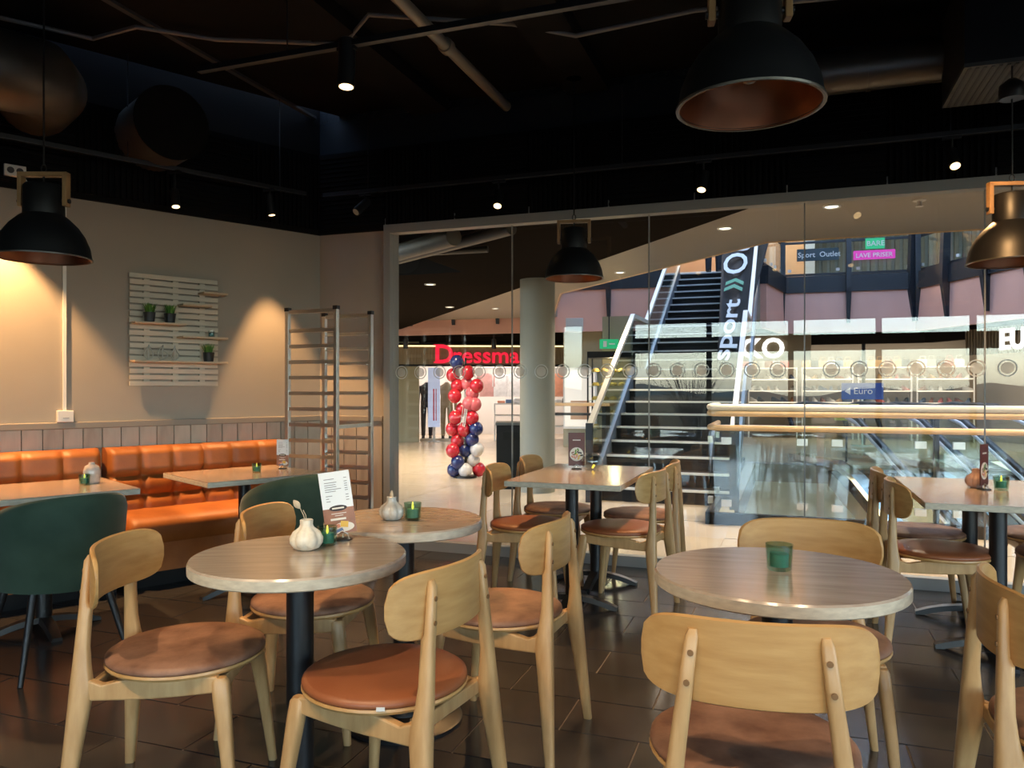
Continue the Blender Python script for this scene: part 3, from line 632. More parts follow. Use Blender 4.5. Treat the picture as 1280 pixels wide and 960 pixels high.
# balloon column
bc = empty('balloon_column', (-4.29, 10.03, 0), 0, 'tall column of red, navy and white balloons on the mall floor', 'balloons')
BL = [(150, 158, 'b'), (123, 235, 'r'), (215, 218, 'r'), (268, 300, 'r'), (205, 290, 'p'), (240, 345, 'p'), (222, 405, 'p'), (150, 300, 'r'), (135, 360, 'r'), (255, 410, 'p'), (180, 440, 'r'), (140, 488, 'r'), (240, 490, 'r'),
      (120, 560, 'r'), (190, 560, 'r'), (265, 555, 'b'), (150, 630, 'r'), (240, 620, 'b'), (125, 685, 'r'), (195, 690, 'b'), (268, 680, 'w'), (155, 755, 'b'), (245, 745, 'w'), (130, 808, 'b'), (200, 812, 'w'), (278, 808, 'r')]
cr_, sr_ = math.cos(R(19.7)), math.sin(R(19.7))
for i, (zx, zy, k) in enumerate(BL):
    X = (zx-200)/4.8/960*10.9; Z = EYE-(420+zy/4.8-485)/960*10.9; dd = (-.07, .05, -.02)[i % 3]
    b = MB(); b.ball((0, 0, 0), .098, 14, 9, 1.06); b.lathe([(.012, -.112), (.004, -.1)], 6)
    b.build('balloon', BAL[k], bc, smooth=60, loc=(X*cr_-dd*sr_, X*sr_+dd*cr_, max(Z, .11)))
b = MB(); b.lathe([(.16, 0), (.16, .03), (.02, .04), (.015, 1.7)], 20); b.build('stand', BLACKM, bc, smooth=40)
for k in range(5):
    X = (random.random()-.5)*.1; b = MB(); b.tube([(X, 0, 1.3), (X+.03, -.12, .95), (X-.02, -.1, .7)], .004, 5); b.build('ribbon', BAL['w'], bc)

# black bin beside the column
o = empty('litter_bin', (-3.32, 9.25, 0), R(19.7), 'square black litter bin standing beside the round column', 'bin')
b = MB(); b.ext(-.19, .19, -.19, .19, 0, .80); b.build('body', BLACKP, o, bevel=.01); b = MB(); b.ext(-.20, .20, -.20, .20, .80, .84); b.build('lid', mat('bin_lid', (.10, .10, .095), .4), o, bevel=.008)
b = MB(); b.ext(-.10, .10, -.205, -.19, .62, .72); b.build('slot', mat('bin_slot', (.002, .002, .002), .9), o)

# kiosk wall, poster, high table and pastry case left of the staircase
b = MB(); b.ext(-4.55, -3.7, 16.0, 16.2, 0, 2.5); tag(b.build('wall_kiosk', OLIVE), kind='structure')
b = MB(); b.ext(-3.0, -2.5, 13.0, 13.15, 0, 2.5); tag(b.build('wall_bakery', OLIVE), kind='structure')
o = empty('poster_panel', (-4.15, 15.9, 0), R(10), 'white illuminated poster hanging on the olive kiosk wall', 'poster')
b = MB(); b.ext(-.36, .36, -.04, .02, .4, 1.7); b.build('frame', SHOPW, o); b = MB(); b.ext(-.32, .32, -.046, -.04, .45, 1.65); b.build('print', mat('poster_print', (.66, .6, .55), .4, emit=(.8, .72, .6), estr=.3), o); b = MB(); b.ext(-.2, .2, -.05, -.046, .6, 1.0); b.build('picture', mat('poster_pic', (.6, .35, .22), .5), o)
o = empty('high_table', (-3.05, 11.3, 0), 0, 'black bar-height table with pale wooden top left of the staircase', 'table')
b = MB(); b.ext(-.75, .6, -.2, .2, 1.0, 1.045); b.build('tabletop', RAILW, o, bevel=.006)
for x in (-.65, .5): b = MB(); b.ext(x-.03, x+.03, -.15, .15, 0, 1.0); b.build('leg', BLACKM, o)
b = MB(); b.ext(-.7, .55, -.18, .18, .86, .89); b.build('under_shelf', BLACKM, o)
pc_ = empty('pastry_case', (-2.62, 12.2, 0), R(5), 'tall lit glass pastry case with yellow rows behind the staircase', 'display case')
b = MB(); b.ext(-.4, .4, -.25, .25, 0, .35); b.ext(-.4, .4, -.25, .25, 1.75, 1.85); b.build('cabinet', BLACKP, pc_)
YB = mat('pastry_yellow', (.62, .44, .12), .6, var=.25, vscale=20)
for i in range(6):
    z = .40+.225*i; b = MB(); b.ext(-.38, .38, -.23, .23, z-.012, z); b.build('glass_shelf', RGLASS, pc_)
    for j in range(5):
        b = MB(); b.limb([(0, 0, 0, .055, .09), (0, 0, .03, .06, .095), (0, 0, .06, .03, .06)], 10); p = b.build('bread_roll', YB, None, smooth=60, loc=(-2.92+.145*j, 12.18, z+.003))
        tag(p, 'bread roll, %s from the left on the %s shelf of the pastry case' % (('first', 'second', 'third', 'fourth', 'fifth')[j], ('bottom', 'second', 'third', 'fourth', 'fifth', 'top')[i]), 'bread', 'bread rolls in the pastry case')
b = MB()
for x in (-.39, .39):
    for y in (-.24, .24): b.ext(x-.012, x+.012, y-.012, y+.012, .35, 1.75)
b.build('corner_post', BLACKM, pc_)
lamp('case_light', 'POINT', (0, -.1, 1.7), 12, (1, .8, .45), pc_, shadow_soft_size=.1)
o = empty('exit_sign', (-2.86, 12.9, 2.02), R(15), 'green emergency exit sign over the pastry case', 'sign')
b = MB(); b.ext(-.16, .16, -.03, .03, -.08, .08); b.build('box', SGREEN, o); b = MB(); b.ext(-.10, -.04, -.034, -.03, -.05, .05); b.ext(.0, .1, -.034, -.03, -.012, .012); b.build('symbol', SHOPW, o); b = MB(); b.ext(-.01, .01, -.01, .01, .08, .58); b.build('hanger', BLACKM, o)
o = empty('ceiling_box', (-3.9, 14.5, 2.36), R(15), 'pale grey box unit hanging below the pink fascia', 'box unit')
b = MB(); b.ext(-.17, .17, -.15, .15, 0, .26); b.build('body', mat('unit_grey', (.5, .5, .48), .5), o, bevel=.01)
b = MB(); b.ext(-.15, .15, -.156, -.15, .03, .1); b.build('vent', MARK, o)

# shoe shop below the gallery
es = tag(empty('wall_shoe_shop', (0, 0, 0)), kind='structure')
b = MB(); b.ext(-1.2, 4.4, 21.6, 21.8, 0, 2.62); b.ext(-1.4, -1.2, 16.5, 21.8, 0, 2.62); b.build('interior_wall', mat('shop_taupe', (.27, .22, .165), .7), es)
b = MB(); b.prism([(4.2, 21.8), (4.4, 21.8), (9.0, 13.0), (8.8, 13.0)], 0, 2.62); b.build('interior_wall', mat('shop_taupe', (.27, .22, .165), .7), es)
b = MB(); b.ext(-1.2, 2.8, 18.6, 18.75, 2.25, 2.62); b.build('sign_band', DARKC, es); b = MB(); b.prism([(2.8, 18.6), (2.95, 18.7), (5.5, 13.6), (5.35, 13.5)], 2.25, 2.62); b.build('sign_band', DARKC, es)
b = MB(); b.ext(1.56, 1.63, 18.6, 18.72, 0, 2.3); b.build('mullion', BLACKP, es)
o = empty('shop_sign', (-.44, 18.5, 1.95), R(-5), 'white round letters of the shoe shop sign beside the banner', 'sign')
b = MB(); b.ext(-.3, .95, 0, .06, -.05, .55); b.build('board', RIBS, o); text('SKO', .62, o, SIGNW, (-.80, -.03, .02), (PI/2, 0, 0), ext=.02, bold=.015)
o = empty('shop_sign', (3.78, 16.64, 2.0), math.atan2(-.889, .459), 'large white illuminated letters of the shoe shop sign at the picture edge', 'sign')
b = MB(); b.ext(-.9, 2.2, 0, .06, -.08, .42); b.build('board', RIBS, o); text('EURO', .52, o, SIGNW, (.0, -.04, .0), (PI/2, 0, 0), ext=.02, bold=.016)
b = MB()
for i in range(40): b.ext(-.9+i*.078, -.87+i*.078, -.03, 0, -.08, .42)
tag(b.build('rib', RIBS, o), kind='stuff')
lamp('shop_light', 'AREA', (1.6, 20.0, 2.55), 48, (1, .90, .76), None, rot=(0, 0, 0), size=5.0, size_y=2.6, shape='RECTANGLE')
lamp('shop_light', 'AREA', (5.0, 17.2, 2.55), 34, (1, .90, .76), None, rot=(0, 0, R(-60)), size=4.0, size_y=2.4, shape='RECTANGLE')
ORD = ('first', 'second', 'third', 'fourth', 'fifth', 'sixth', 'seventh', 'eighth', 'ninth')
CN = ('tan', 'black', 'off-white', 'brown', 'slate blue', 'red', 'grey')
IT = [mat('item_%d' % i, c, .5) for i, c in enumerate([(.5, .33, .16), (.06, .05, .05), (.62, .58, .52), (.25, .10, .05), (.10, .13, .2), (.45, .12, .10), (.30, .28, .25)])]
def shoe_me(m):
    b = MB(); b.loft([[(x*w_, y, z) for x, z in ((-1, 0), (1, 0), (1, h_*.5), (.6, h_), (-.6, h_), (-1, h_*.5))] for y, w_, h_ in ((-.14, .03, .03), (-.1, .042, .05), (-.02, .04, .07), (.06, .036, .11), (.12, .036, .12), (.14, .025, .10))])
    return b.mesh('shoe', m, 50)
def bag_me(m):
    b = MB(); b.limb([(0, 0, 0, .12, .05), (0, 0, .12, .125, .05), (0, 0, .17, .10, .03)], 10, .6); b.tube([(-.06, 0, .16), (-.05, 0, .25), (.05, 0, .25), (.06, 0, .16)], .008, 6); return b.mesh('bag', m, 50)
SHOE = [shoe_me(m) for m in IT]; BAGM = [bag_me(m) for m in IT]
for ui, (x, y, rz) in enumerate(((-.35, 20.9, 0), (.95, 20.9, 0), (2.25, 20.9, 0), (3.55, 20.7, R(-10)), (5.6, 18.0, R(-62)))):
    hs = (.30, .62, .92, 1.21, 1.50, 1.79)
    shelf_unit('shoe_shelf', (x, y, 0), rz, 1.15, .35, hs, ('cream shoe shelf unit, ' + ('first', 'second', 'third', 'fourth', 'fifth')[ui] + ' along the shop from the banner'), SHOPW, 'shelf', edge=True)
    for zi, z in enumerate(hs[1:]):
        for k in range(6):
            if random.random() < .1: continue
            v = Matrix.Rotation(rz, 4, 'Z') @ Vector((-.48+.19*k, -.03, 0)); top = zi == 4
            ci = random.randrange(7); o = inst('handbag' if top else 'shoe', (BAGM if top else SHOE)[ci], None, (x+v.x, y+v.y, z), rz+(0 if top else random.uniform(-.5, .9)))
            if top: tag(o, '%s handbag, %s along the top board of the %s shoe shelf unit' % (CN[ci], ORD[k], ORD[ui]), 'bag', 'bags on the shoe shop shelves')
            else: tag(o, '%s shoe, %s along the %s board of the %s shoe shelf unit' % (CN[ci], ORD[k], ('lowest', 'lower', 'middle', 'upper')[zi], ORD[ui]), 'shoe', 'shoes on the shoe shop shelves')
o = empty('mirrored_sign', (1.55, 18.4, 0), 0, 'blue sign with white arrow standing in for a mirrored outdoor sign', 'sign')  # solid panel imitating an outdoor sign's reflection in the glass
b = MB(); b.ext(-.42, .42, -.02, .02, 1.02, 1.38); b.build('panel', SBLUE, o); b = MB(); b.ext(-.02, .02, -.02, .02, 0, 1.02); b.ext(-.2, .2, -.1, .1, 0, .02); b.build('stand', STEEL, o)
b = MB(); b.loft([[(-.36, -.03, 1.2), (-.24, -.03, 1.28), (-.24, -.03, 1.12)], [(-.36, -.022, 1.2), (-.24, -.022, 1.28), (-.24, -.022, 1.12)]]); b.build('arrow', SHOPW, o); text('Euro', .2, o, SHOPW, (-.18, -.024, 1.14), (PI/2, 0, 0), ext=.002)

# signs on the gallery railing, upper shop and its mannequin
o = empty('railing_sign', (.62, 17.72, 4.0), R(2), 'dark slate sign with white lettering on the gallery railing', 'sign')
b = MB(); b.ext(-.42, .42, -.02, .0, .0, .26); b.build('board', mat('slate_sign', (.02, .04, .05), .5), o); text('Sport  Outlet', .155, o, BTXT, (-.40, -.024, .08), (PI/2, 0, 0), ext=.002, bold=.002)
o = empty('railing_sign', (1.72, 17.72, 3.97), R(2), 'green sign above a magenta price strip on the gallery railing', 'sign')
b = MB(); b.ext(-.40, .40, -.02, 0, 0, .19); b.build('strip', SMAG, o); b = MB(); b.ext(-.17, .20, -.02, 0, .22, .44); b.build('board', SGREEN, o)
text('LAVE PRISER', .13, o, SHOPW, (-.36, -.024, .045), (PI/2, 0, 0), ext=.002, bold=.002); text('BARE', .15, o, SHOPW, (-.15, -.024, .28), (PI/2, 0, 0), ext=.002, bold=.002)
us = tag(empty('wall_upper_shop', (0, 0, 0)), kind='structure')
b = MB(); b.ext(-3.6, .6, 19.5, 19.7, UZ, 6.4); b.build('interior_wall', mat('shop_terracotta', (.62, .36, .2), .6), us); b = MB(); b.ext(-3.6, -3.4, 18.6, 19.5, UZ, 6.4); b.ext(.4, .6, 18.9, 19.5, UZ, 6.4); b.build('side_wall', SHOPW, us)
lamp('shop_light', 'AREA', (-1.4, 18.4, 6.2), 90, (1, .85, .68), None, rot=(0, 0, 0), size=3.0, size_y=2.0, shape='RECTANGLE')
mannequin((-1.45, 16.6, UZ+.05), R(15), mat('dark_outfit', (.02, .02, .022), .8), NAVYC, 'mannequin in dark sportswear at the top of the staircase', 1.05, True)
shelf_unit('sport_shelf', (-1.9, 18.6, UZ), 0, 1.3, .35, (.4, .8, 1.2, 1.6, 2.0), 'white shelf unit behind the mannequin upstairs', SHOPW, 'shelf')
for i in range(12):
    o = inst('shoe', SHOE[i % 7], None, (-2.4+.26*(i % 5), 18.55, UZ+.8+.4*(i//5)), random.uniform(-.5, .5)); tag(o, '%s sports shoe, %s on the %s board of the upstairs shelf' % (CN[i % 7], ORD[i % 5], ('lower', 'middle', 'upper')[i//5]), 'shoe', 'shoes on the upstairs shelf')

# mall downlights
dl = MB(); dl.lathe([(.0005, -.004), (.055, -.004), (.07, -.012), (.075, 0)], 20); dlm = dl.mesh('trim', NOSE, 40)
dg = MB(); dg.lathe([(.0005, -.006), (.052, -.006)], 20, caps=False); dgm = dg.mesh('lens', emission('downlight_glow', (1, .9, .72), 1.5))
DLS = [(-.55, 7.5, 2.78), (-2.05, 9.9, 2.78), (.35, 6.9, 2.78), (-5.2, 13.6, 2.78), (-6.8, 16.0, 2.78), (2.4, 6.9, 2.78), (-4.3, 8.9, 2.6), (-6.3, 9.9, 2.6), (-5.2, 11.5, 2.6), (-8.6, 13.3, 2.6), (-7.2, 11.9, 2.6)]
for i, (x, y, z) in enumerate(DLS):
    dark = z < 2.7
    lab = 'recessed downlight in the '+('taupe ceiling above the void railing', 'taupe ceiling in front of the staircase', 'taupe ceiling just beyond the glass wall', 'taupe ceiling beyond the column',
           'taupe ceiling before the red shop sign', 'taupe ceiling over the escalator side, rightmost one', 'dark ceiling nearest the column', 'dark ceiling nearest the open pipe bay', 'dark ceiling above the balloon column',
           'dark ceiling farthest towards the red sign', 'dark ceiling halfway to the red sign')[i]
    r = empty('downlight', (x, y, z), 0, lab, 'downlight', 'downlights in the dark ceiling' if dark else 'downlights in the taupe ceiling')
    inst('trim', dlm, r); inst('lens', dgm, r)
    lamp('downlight_beam', 'SPOT', (0, 0, -.03), 125, (1, .80, .55), r, rot=(0, 0, 0), spot_size=R(125), spot_blend=.8, shadow_soft_size=.06)
o = empty('sprinkler', (1.0, 6.9, 2.78), 0, 'white ceiling sprinkler head below the taupe mall ceiling', 'sprinkler')
b = MB(); b.lathe([(.05, 0), (.05, -.01), (.02, -.012), (.02, -.05), (.03, -.055)], 16); b.build('body', WHITEP, o, smooth=40)
# exposed pipes over the open ceiling bay
for i, (p, q, r_) in enumerate([((-2.05, 5.72, 2.53), (-5.0, 7.6, 2.53), .05), ((-2.55, 5.72, 2.50), (-5.6, 7.7, 2.50), .075), ((-2.6, 6.6, 2.55), (-6, 6.4, 2.55), .03)]):
    b = MB(); b.tube([p, q], r_, 14); tag(b.build('ceiling_pipe', MATS.get('pale_pipe') or mat('pale_pipe', (.12, .11, .09), .5), smooth=40), ('grey service pipe below the dark mall ceiling beyond the glass, ' + ('lowest one', 'thickest one', 'thin crossing one')[i]), 'pipe')

# outdoors behind the camera, seen mirrored in the partition
tag(MB().ext(-60, 60, -90, -4.75, -.4, -.15).ext(5.75, 60, -4.75, GY, -.4, -.15).build('ground_outside', ASPH), kind='structure')
b = MB()
prof = []
for i in range(41):
    x = -70+3.5*i; h = 0.5+0.9*(.5+.5*math.sin(i*.55))+0.5*math.sin(i*1.7+1)
    prof.append((x, max(h, .3)))
b.loft([[(x, -88, -.3), (x, -80, -.3), (x, -86, h), (x, -88, h)] for x, h in prof]); tag(b.build('hill_far', HILLM, smooth=60), kind='structure')
b = MB(); b.lathe([(7.5, 0), (6, .55), (3.5, 1.0), (.01, 1.2)], 32, sx=1.0, sy=.5); tag(b.build('grass_mound', GRASSO, smooth=60, loc=(-4.0, -17.5, -.15)), 'low mound of dry brown grass outside, mirrored in the glass', 'mound')
bu = empty('bare_shrub', (-2.85, -14, -.15), 0, 'leafless fan-shaped shrub outdoors, mirrored in the glass partition', 'shrub')
b = MB()
for i in range(46):
    a = random.uniform(0, 2*PI); t = random.uniform(.15, 1.0); hgt = random.uniform(1.5, 2.2)
    p0 = Vector((math.cos(a)*.1, math.sin(a)*.1, 0)); p2 = Vector((math.cos(a)*t*1.3, math.sin(a)*t*.8, hgt)); pm = p0.lerp(p2, .5)+Vector((0, 0, .2))
    b.tube([p0, pm, p2], [.02, .014, .005], 5)
b.build('branches', BARK, bu)

# ------------------------------------------------------------------ oak chairs
def make_chair():
    r = empty('cafe_chair', cat='chair')
    for s in (-1, 1):
        b = MB(); b.limb([(s*.225, -.265, 0, .013, .015), (s*.2125, -.2558, .1, .016, .019), (s*.1875, -.2369, .3, .020, .0275), (s*.178, -.2292, .38, .022, .031), (s*.173, -.2282, .42, .022, .030), (s*.166, -.2316, .47, .020, .024),
                          (s*.160, -.233, .52, .018, .020), (s*.149, -.2303, .61, .017, .018), (s*.146, -.2291, .632, .0165, .018), (s*.144, -.2333, .648, .016, .013), (s*.1295, -.230, .765, .0135, .0105), (s*.1275, -.226, .78, .009, .005)], 12, .62)
        leg = b.build('rear_leg', OAK, r, smooth=50)
        for z, yb in ((.675, -.2449), (.735, -.2418)):
            x = s*(.143-(z-.648)*.128); b = MB(); b.tube([(x, yb-.003, z), (x, yb+.012, z)], .0065, 10); b.build('dowel', DOWEL, leg)
    for s in (-1, 1):
        b = MB(); b.limb([(s*.218, .215, 0, .012, .013), (s*.199, .191, .22, .017, .019), (s*.184, .172, .37, .019, .025), (s*.179, .166, .420, .018, .024), (s*.178, .164, .431, .014, .018)], 12, .62); b.build('front_leg', OAK, r, smooth=50)
    for s in (-1, 1):
        secs = []
        for t in [i/8 for i in range(9)]:
            y = -.215+.375*t; x = s*(.174+.004*t); zt = .432+.0*t-.03*math.sin(PI*min(t*2.6, 1))*(1-t)*0.9; zb = .372+.018*t-.006*math.sin(PI*t)
            zt = .436-.022*math.exp(-((t-.16)/.09)**2)
            secs.append([(x-.014, y, zb), (x+.014, y, zb), (x+.014, y, zt), (x-.014, y, zt)])
        b = MB(); b.loft(secs); b.build('side_rail', OAK, r, bevel=.005)
    b = MB(); b.ext(-.172, .172, .150, .174, .385, .428); b.build('front_rail', OAK, r, bevel=.004)
    b = MB(); b.ext(-.17, .17, -.205, -.185, .385, .425); b.build('rear_rail', OAK, r, bevel=.004)
    def egg(a, z): return 1+.035*math.sin(a)-.02*math.cos(2*a)
    b = MB(); b.lathe([(.20, .432), (.226, .436), (.232, .444), (.230, .451)], 40, mod=egg, sx=1.02, sy=.985); b.build('seat_base', OAKP, r, smooth=40)
    b = MB(); b.lathe([(.226, .450), (.231, .456), (.229, .466), (.216, .474), (.15, .479), (.07, .478), (.01, .477)], 40, mod=egg, sx=1.02, sy=.985); b.build('seat_pad', SUEDE, r, smooth=60)
    secs = []
    for i in range(29):
        q = -1+2*i/28; q2 = max(-.9985, min(.9985, math.sin(q*PI/2)*.35+q*.65))
        ang = q2*.92; rad = .265; x = rad*math.sin(ang)*1.11; y = -.24+rad*(1-math.cos(ang))*.80
        hh = .088*(1-abs(q2)**5.5)**(1/3.2); zc = .715+.004*(1-q2*q2)
        nx, ny = math.sin(ang)*-1, math.cos(ang); tck = .0065 if abs(q2) < .97 else .004
        secs.append([(x-nx*tck, y-ny*tck, zc-hh+.004), (x, y, zc-hh), (x+nx*tck, y+ny*tck, zc-hh+.004), (x+nx*tck, y+ny*tck, zc+hh-.004), (x, y, zc+hh), (x-nx*tck, y-ny*tck, zc+hh-.004)])
    b = MB(); b.loft(secs); b.build('backrest', OAKP, r, smooth=50)
    return r
ch0 = make_chair()
CH = [(-1.770, 1.914, 292.7, 'oak chair with worn brown seat facing right at the near left round table', 'w'),
      (-1.733, 2.537, 283.7, 'oak chair half hidden behind the round table with cream vase', 'w'),
      (-1.064, 1.930, 83.1, 'oak chair with smooth cognac leather seat turned away at the near left round table', 'l'),
      (-.994, 2.665, 88.0, 'oak chair with worn brown seat right of the farther round table', 'w'),
      (-1.467, 4.372, 276.4, 'oak chair at left side of the centre rectangular table, nearer of two', 'l'),
      (-1.466, 4.995, 273.1, 'oak chair at left side of the centre rectangular table, by the glass wall', 'w'),
      (-.905, 4.425, 82.5, 'oak chair at right side of the centre rectangular table, nearer of two', 'l'),
      (-.887, 4.945, 93.0, 'oak chair at right side of the centre rectangular table, by the glass wall', 'w'),
      (-.075, 1.835, 5.3, 'oak chair with its curved back to the viewer at the front right round table', 'w'),
      (.081, 2.690, 183.6, 'oak chair facing the viewer behind the front right round table', 'w'),
      (.702, 2.205, 270.9, 'oak chair cut off by the right edge of the picture, close up', 'w'),
      (.700, 4.880, 268.5, 'oak chair left of the right-hand rectangular table, by the glass wall', 'w'),
      (.717, 4.350, 271.4, 'oak chair with leather seat left of the right-hand rectangular table, nearer of two', 'l'),
      (1.36, 5.00, 90.0, 'oak chair across the right-hand rectangular table at the picture edge, by the glass', 'w'),
      (1.31, 4.43, 90.0, 'oak chair across the right-hand rectangular table at the picture edge, nearer one', 'w')]
for i, (x, y, a, lab, k) in enumerate(CH):
    o = place(ch0, i == 0, (x, y, 0), R(a), lab, 'oak chairs in the cafe')
    if k == 'l':
        for c in o.children:
            if c.name.startswith('seat_pad'): c.data = c.data.copy(); c.data.materials[0] = LEATHER
    if i == 2:
        b = MB(); b.box(-.196, -.118, .455, .002, .022, .010, rz=R(28)); t = b.build('maker_tag', WHITEP, o)

# ------------------------------------------------------------------ green tub chairs
def make_tub():
    r = empty('tub_chair', cat='chair')
    secs = []; n = 36
    for i in range(n+1):
        a = R(-118)+R(236)*i/n; t = abs(a)/R(118); top = .80-.16*t**2.2; base = .37+.02*t
        ca, sa = math.sin(a), -math.cos(a); lean = .05*(1-t)
        q = []
        for (off, z) in ((0.0, base), (.055, base+.0), (.062, base+.10), (.058, top-.05), (.045, top-.012), (.028, top), (.012, top-.012), (0.0, top-.05)):
            kk = (z-base)/(top-base); rad = .205+off+.03*kk; q.append((ca*rad*1.0, sa*(rad*.98+lean*kk), z))
        secs.append(q)
    b = MB(); b.loft(secs); b.build('shell', GREEN, r, smooth=60)
    b = MB(); b.lathe([(.19, .36), (.225, .375), (.235, .42), (.22, .465), (.15, .48), (.01, .482)], 36, sy=.98, c=(0, .02, 0)); b.build('seat', GREEN, r, smooth=60)
    for sx in (-1, 1):
        for sy_ in (-1, 1):
            b = MB(); b.tube([(sx*.23, sy_*.23+.01, 0), (sx*.15, sy_*.15+.01, .38)], [.011, .019], 10); b.build('leg', BLACKM, r, smooth=60)
    return r
tub = make_tub()
def wall_pose(u, n, extra=0): p = WL(u, n, 0); return p, math.atan2(-N.y, -N.x)-PI/2+extra
p, a = wall_pose(2.30, 1.66); place(tub, True, (p[0], p[1], 0), a+R(8), 'green velvet tub chair with black legs in front of the left banquette', 'green tub chairs')
p, a = wall_pose(1.10, 1.62); place(tub, False, (p[0], p[1], 0), a+R(8), 'green velvet tub chair behind the menu card on the round table', 'green tub chairs')

# ------------------------------------------------------------------ tables
def round_table(x, y, rz, label, rad=.32):
    r = empty('round_table', (x, y, 0), rz, label, 'table', 'round pedestal tables')
    b = MB(); b.lathe([(rad-.006, .7305), (rad, .7345), (rad, .7615)], 64, caps=False); b.lathe([(.01, .7305), (rad-.006, .7305)], 64); b.build('edge_band', EDGEW, r, smooth=50)
    b = MB(); b.lathe([(rad, .7615), (rad-.004, .767), (.005, .767)], 64); b.build('tabletop', TOPW, r, smooth=40)
    b = MB(); b.lathe([(.0405, .02), (.0405, .725)], 28); b.build('pole', BLACKM, r, smooth=40)
    b = MB(); b.lathe([(.225, 0), (.225, .012), (.215, .018), (.06, .026), (.05, .05), (.041, .055)], 48); b.build('base_plate', BLACKM, r, smooth=40)
    b = MB(); b.ext(-.16, .16, -.03, .03, .722, .7304); b.ext(-.03, .03, -.16, .16, .722, .7304); b.build('top_bracket', BLACKM, r)
    return r
round_table(-1.390, 1.976, R(25), 'round pale wood table with cream vase and tall menu card', .318)
round_table(-1.387, 2.640, R(10), 'round pale wood table with grey vase and lit candle', .30)
round_table(-.025, 2.225, R(5), 'round pale wood table with one green candle glass', .33)
def rect_table(x, y, rz, wx, wy, label, poles, foot=.27, m=TOPW):
    r = empty('rectangular_table', (x, y, 0), rz, label, 'table')
    b = MB(); b.ext(-wx/2, wx/2, -wy/2, wy/2, .7105, .738); b.build('edge_band', EDGEW if m == TOPW else m, r, bevel=.003)
    b = MB(); b.ext(-wx/2+.001, wx/2-.001, -wy/2+.001, wy/2-.001, .738, .742); b.build('tabletop', m, r)
    for px, py in poles:
        b = MB(); b.lathe([(.038, .05), (.038, .71)], 24, c=(px, py, 0)); p = b.build('pole', BLACKM, r, smooth=40)
        b = MB()
        for a in (R(0), R(90)):
            d = Vector((math.cos(a), math.sin(a), 0)); e = Vector((-d.y, d.x, 0)); secs = []
            for i in range(15):
                t = -1+2*i/14; c = Vector((px, py, 0))+d*t*foot*(1.0 if a else 1.0); zt = .018+.055*(1-t*t); zb = max(0.0, .045*(1-(t*1.12)**2)) if abs(t) < .9 else 0.0
                wd = .034-.008*abs(t); secs.append([c-e*wd+Vector((0, 0, zb)), c+e*wd+Vector((0, 0, zb)), c+e*wd*.8+Vector((0, 0, zt)), c-e*wd*.8+Vector((0, 0, zt))])
            b.loft(secs)
        b.build('cross_foot', BLACKM, p, smooth=50)
    return r
TOPD = mat('table_laminate_dim', (0.25, 0.175, 0.125), 0.16, col2=(0.36, 0.27, 0.20), vscale=4.2, stretch=(9, 1.0, 9), detail=7)
rect_table(-1.18, 4.63, 0, .67, 1.07, 'rectangular table with menu card and glass bowl beside the glass wall', ((0, -.30), (0, .30)), m=TOPW)
rect_table(.95, 4.54, 0, .70, 1.12, 'rectangular table at the right edge with menu, round vase and candle', ((0, -.30), (0, .30)))
p = WL(2.23, 1.08, 0); rect_table(p[0], p[1], URZ, .74, .69, 'rectangular table at the left edge with candle and pale glass vase', ((0, 0),))
p = WL(1.14, 1.09, 0); rect_table(p[0], p[1], URZ, .74, .69, 'rectangular table in front of the tufted banquette with candle and menu', ((0, 0),))

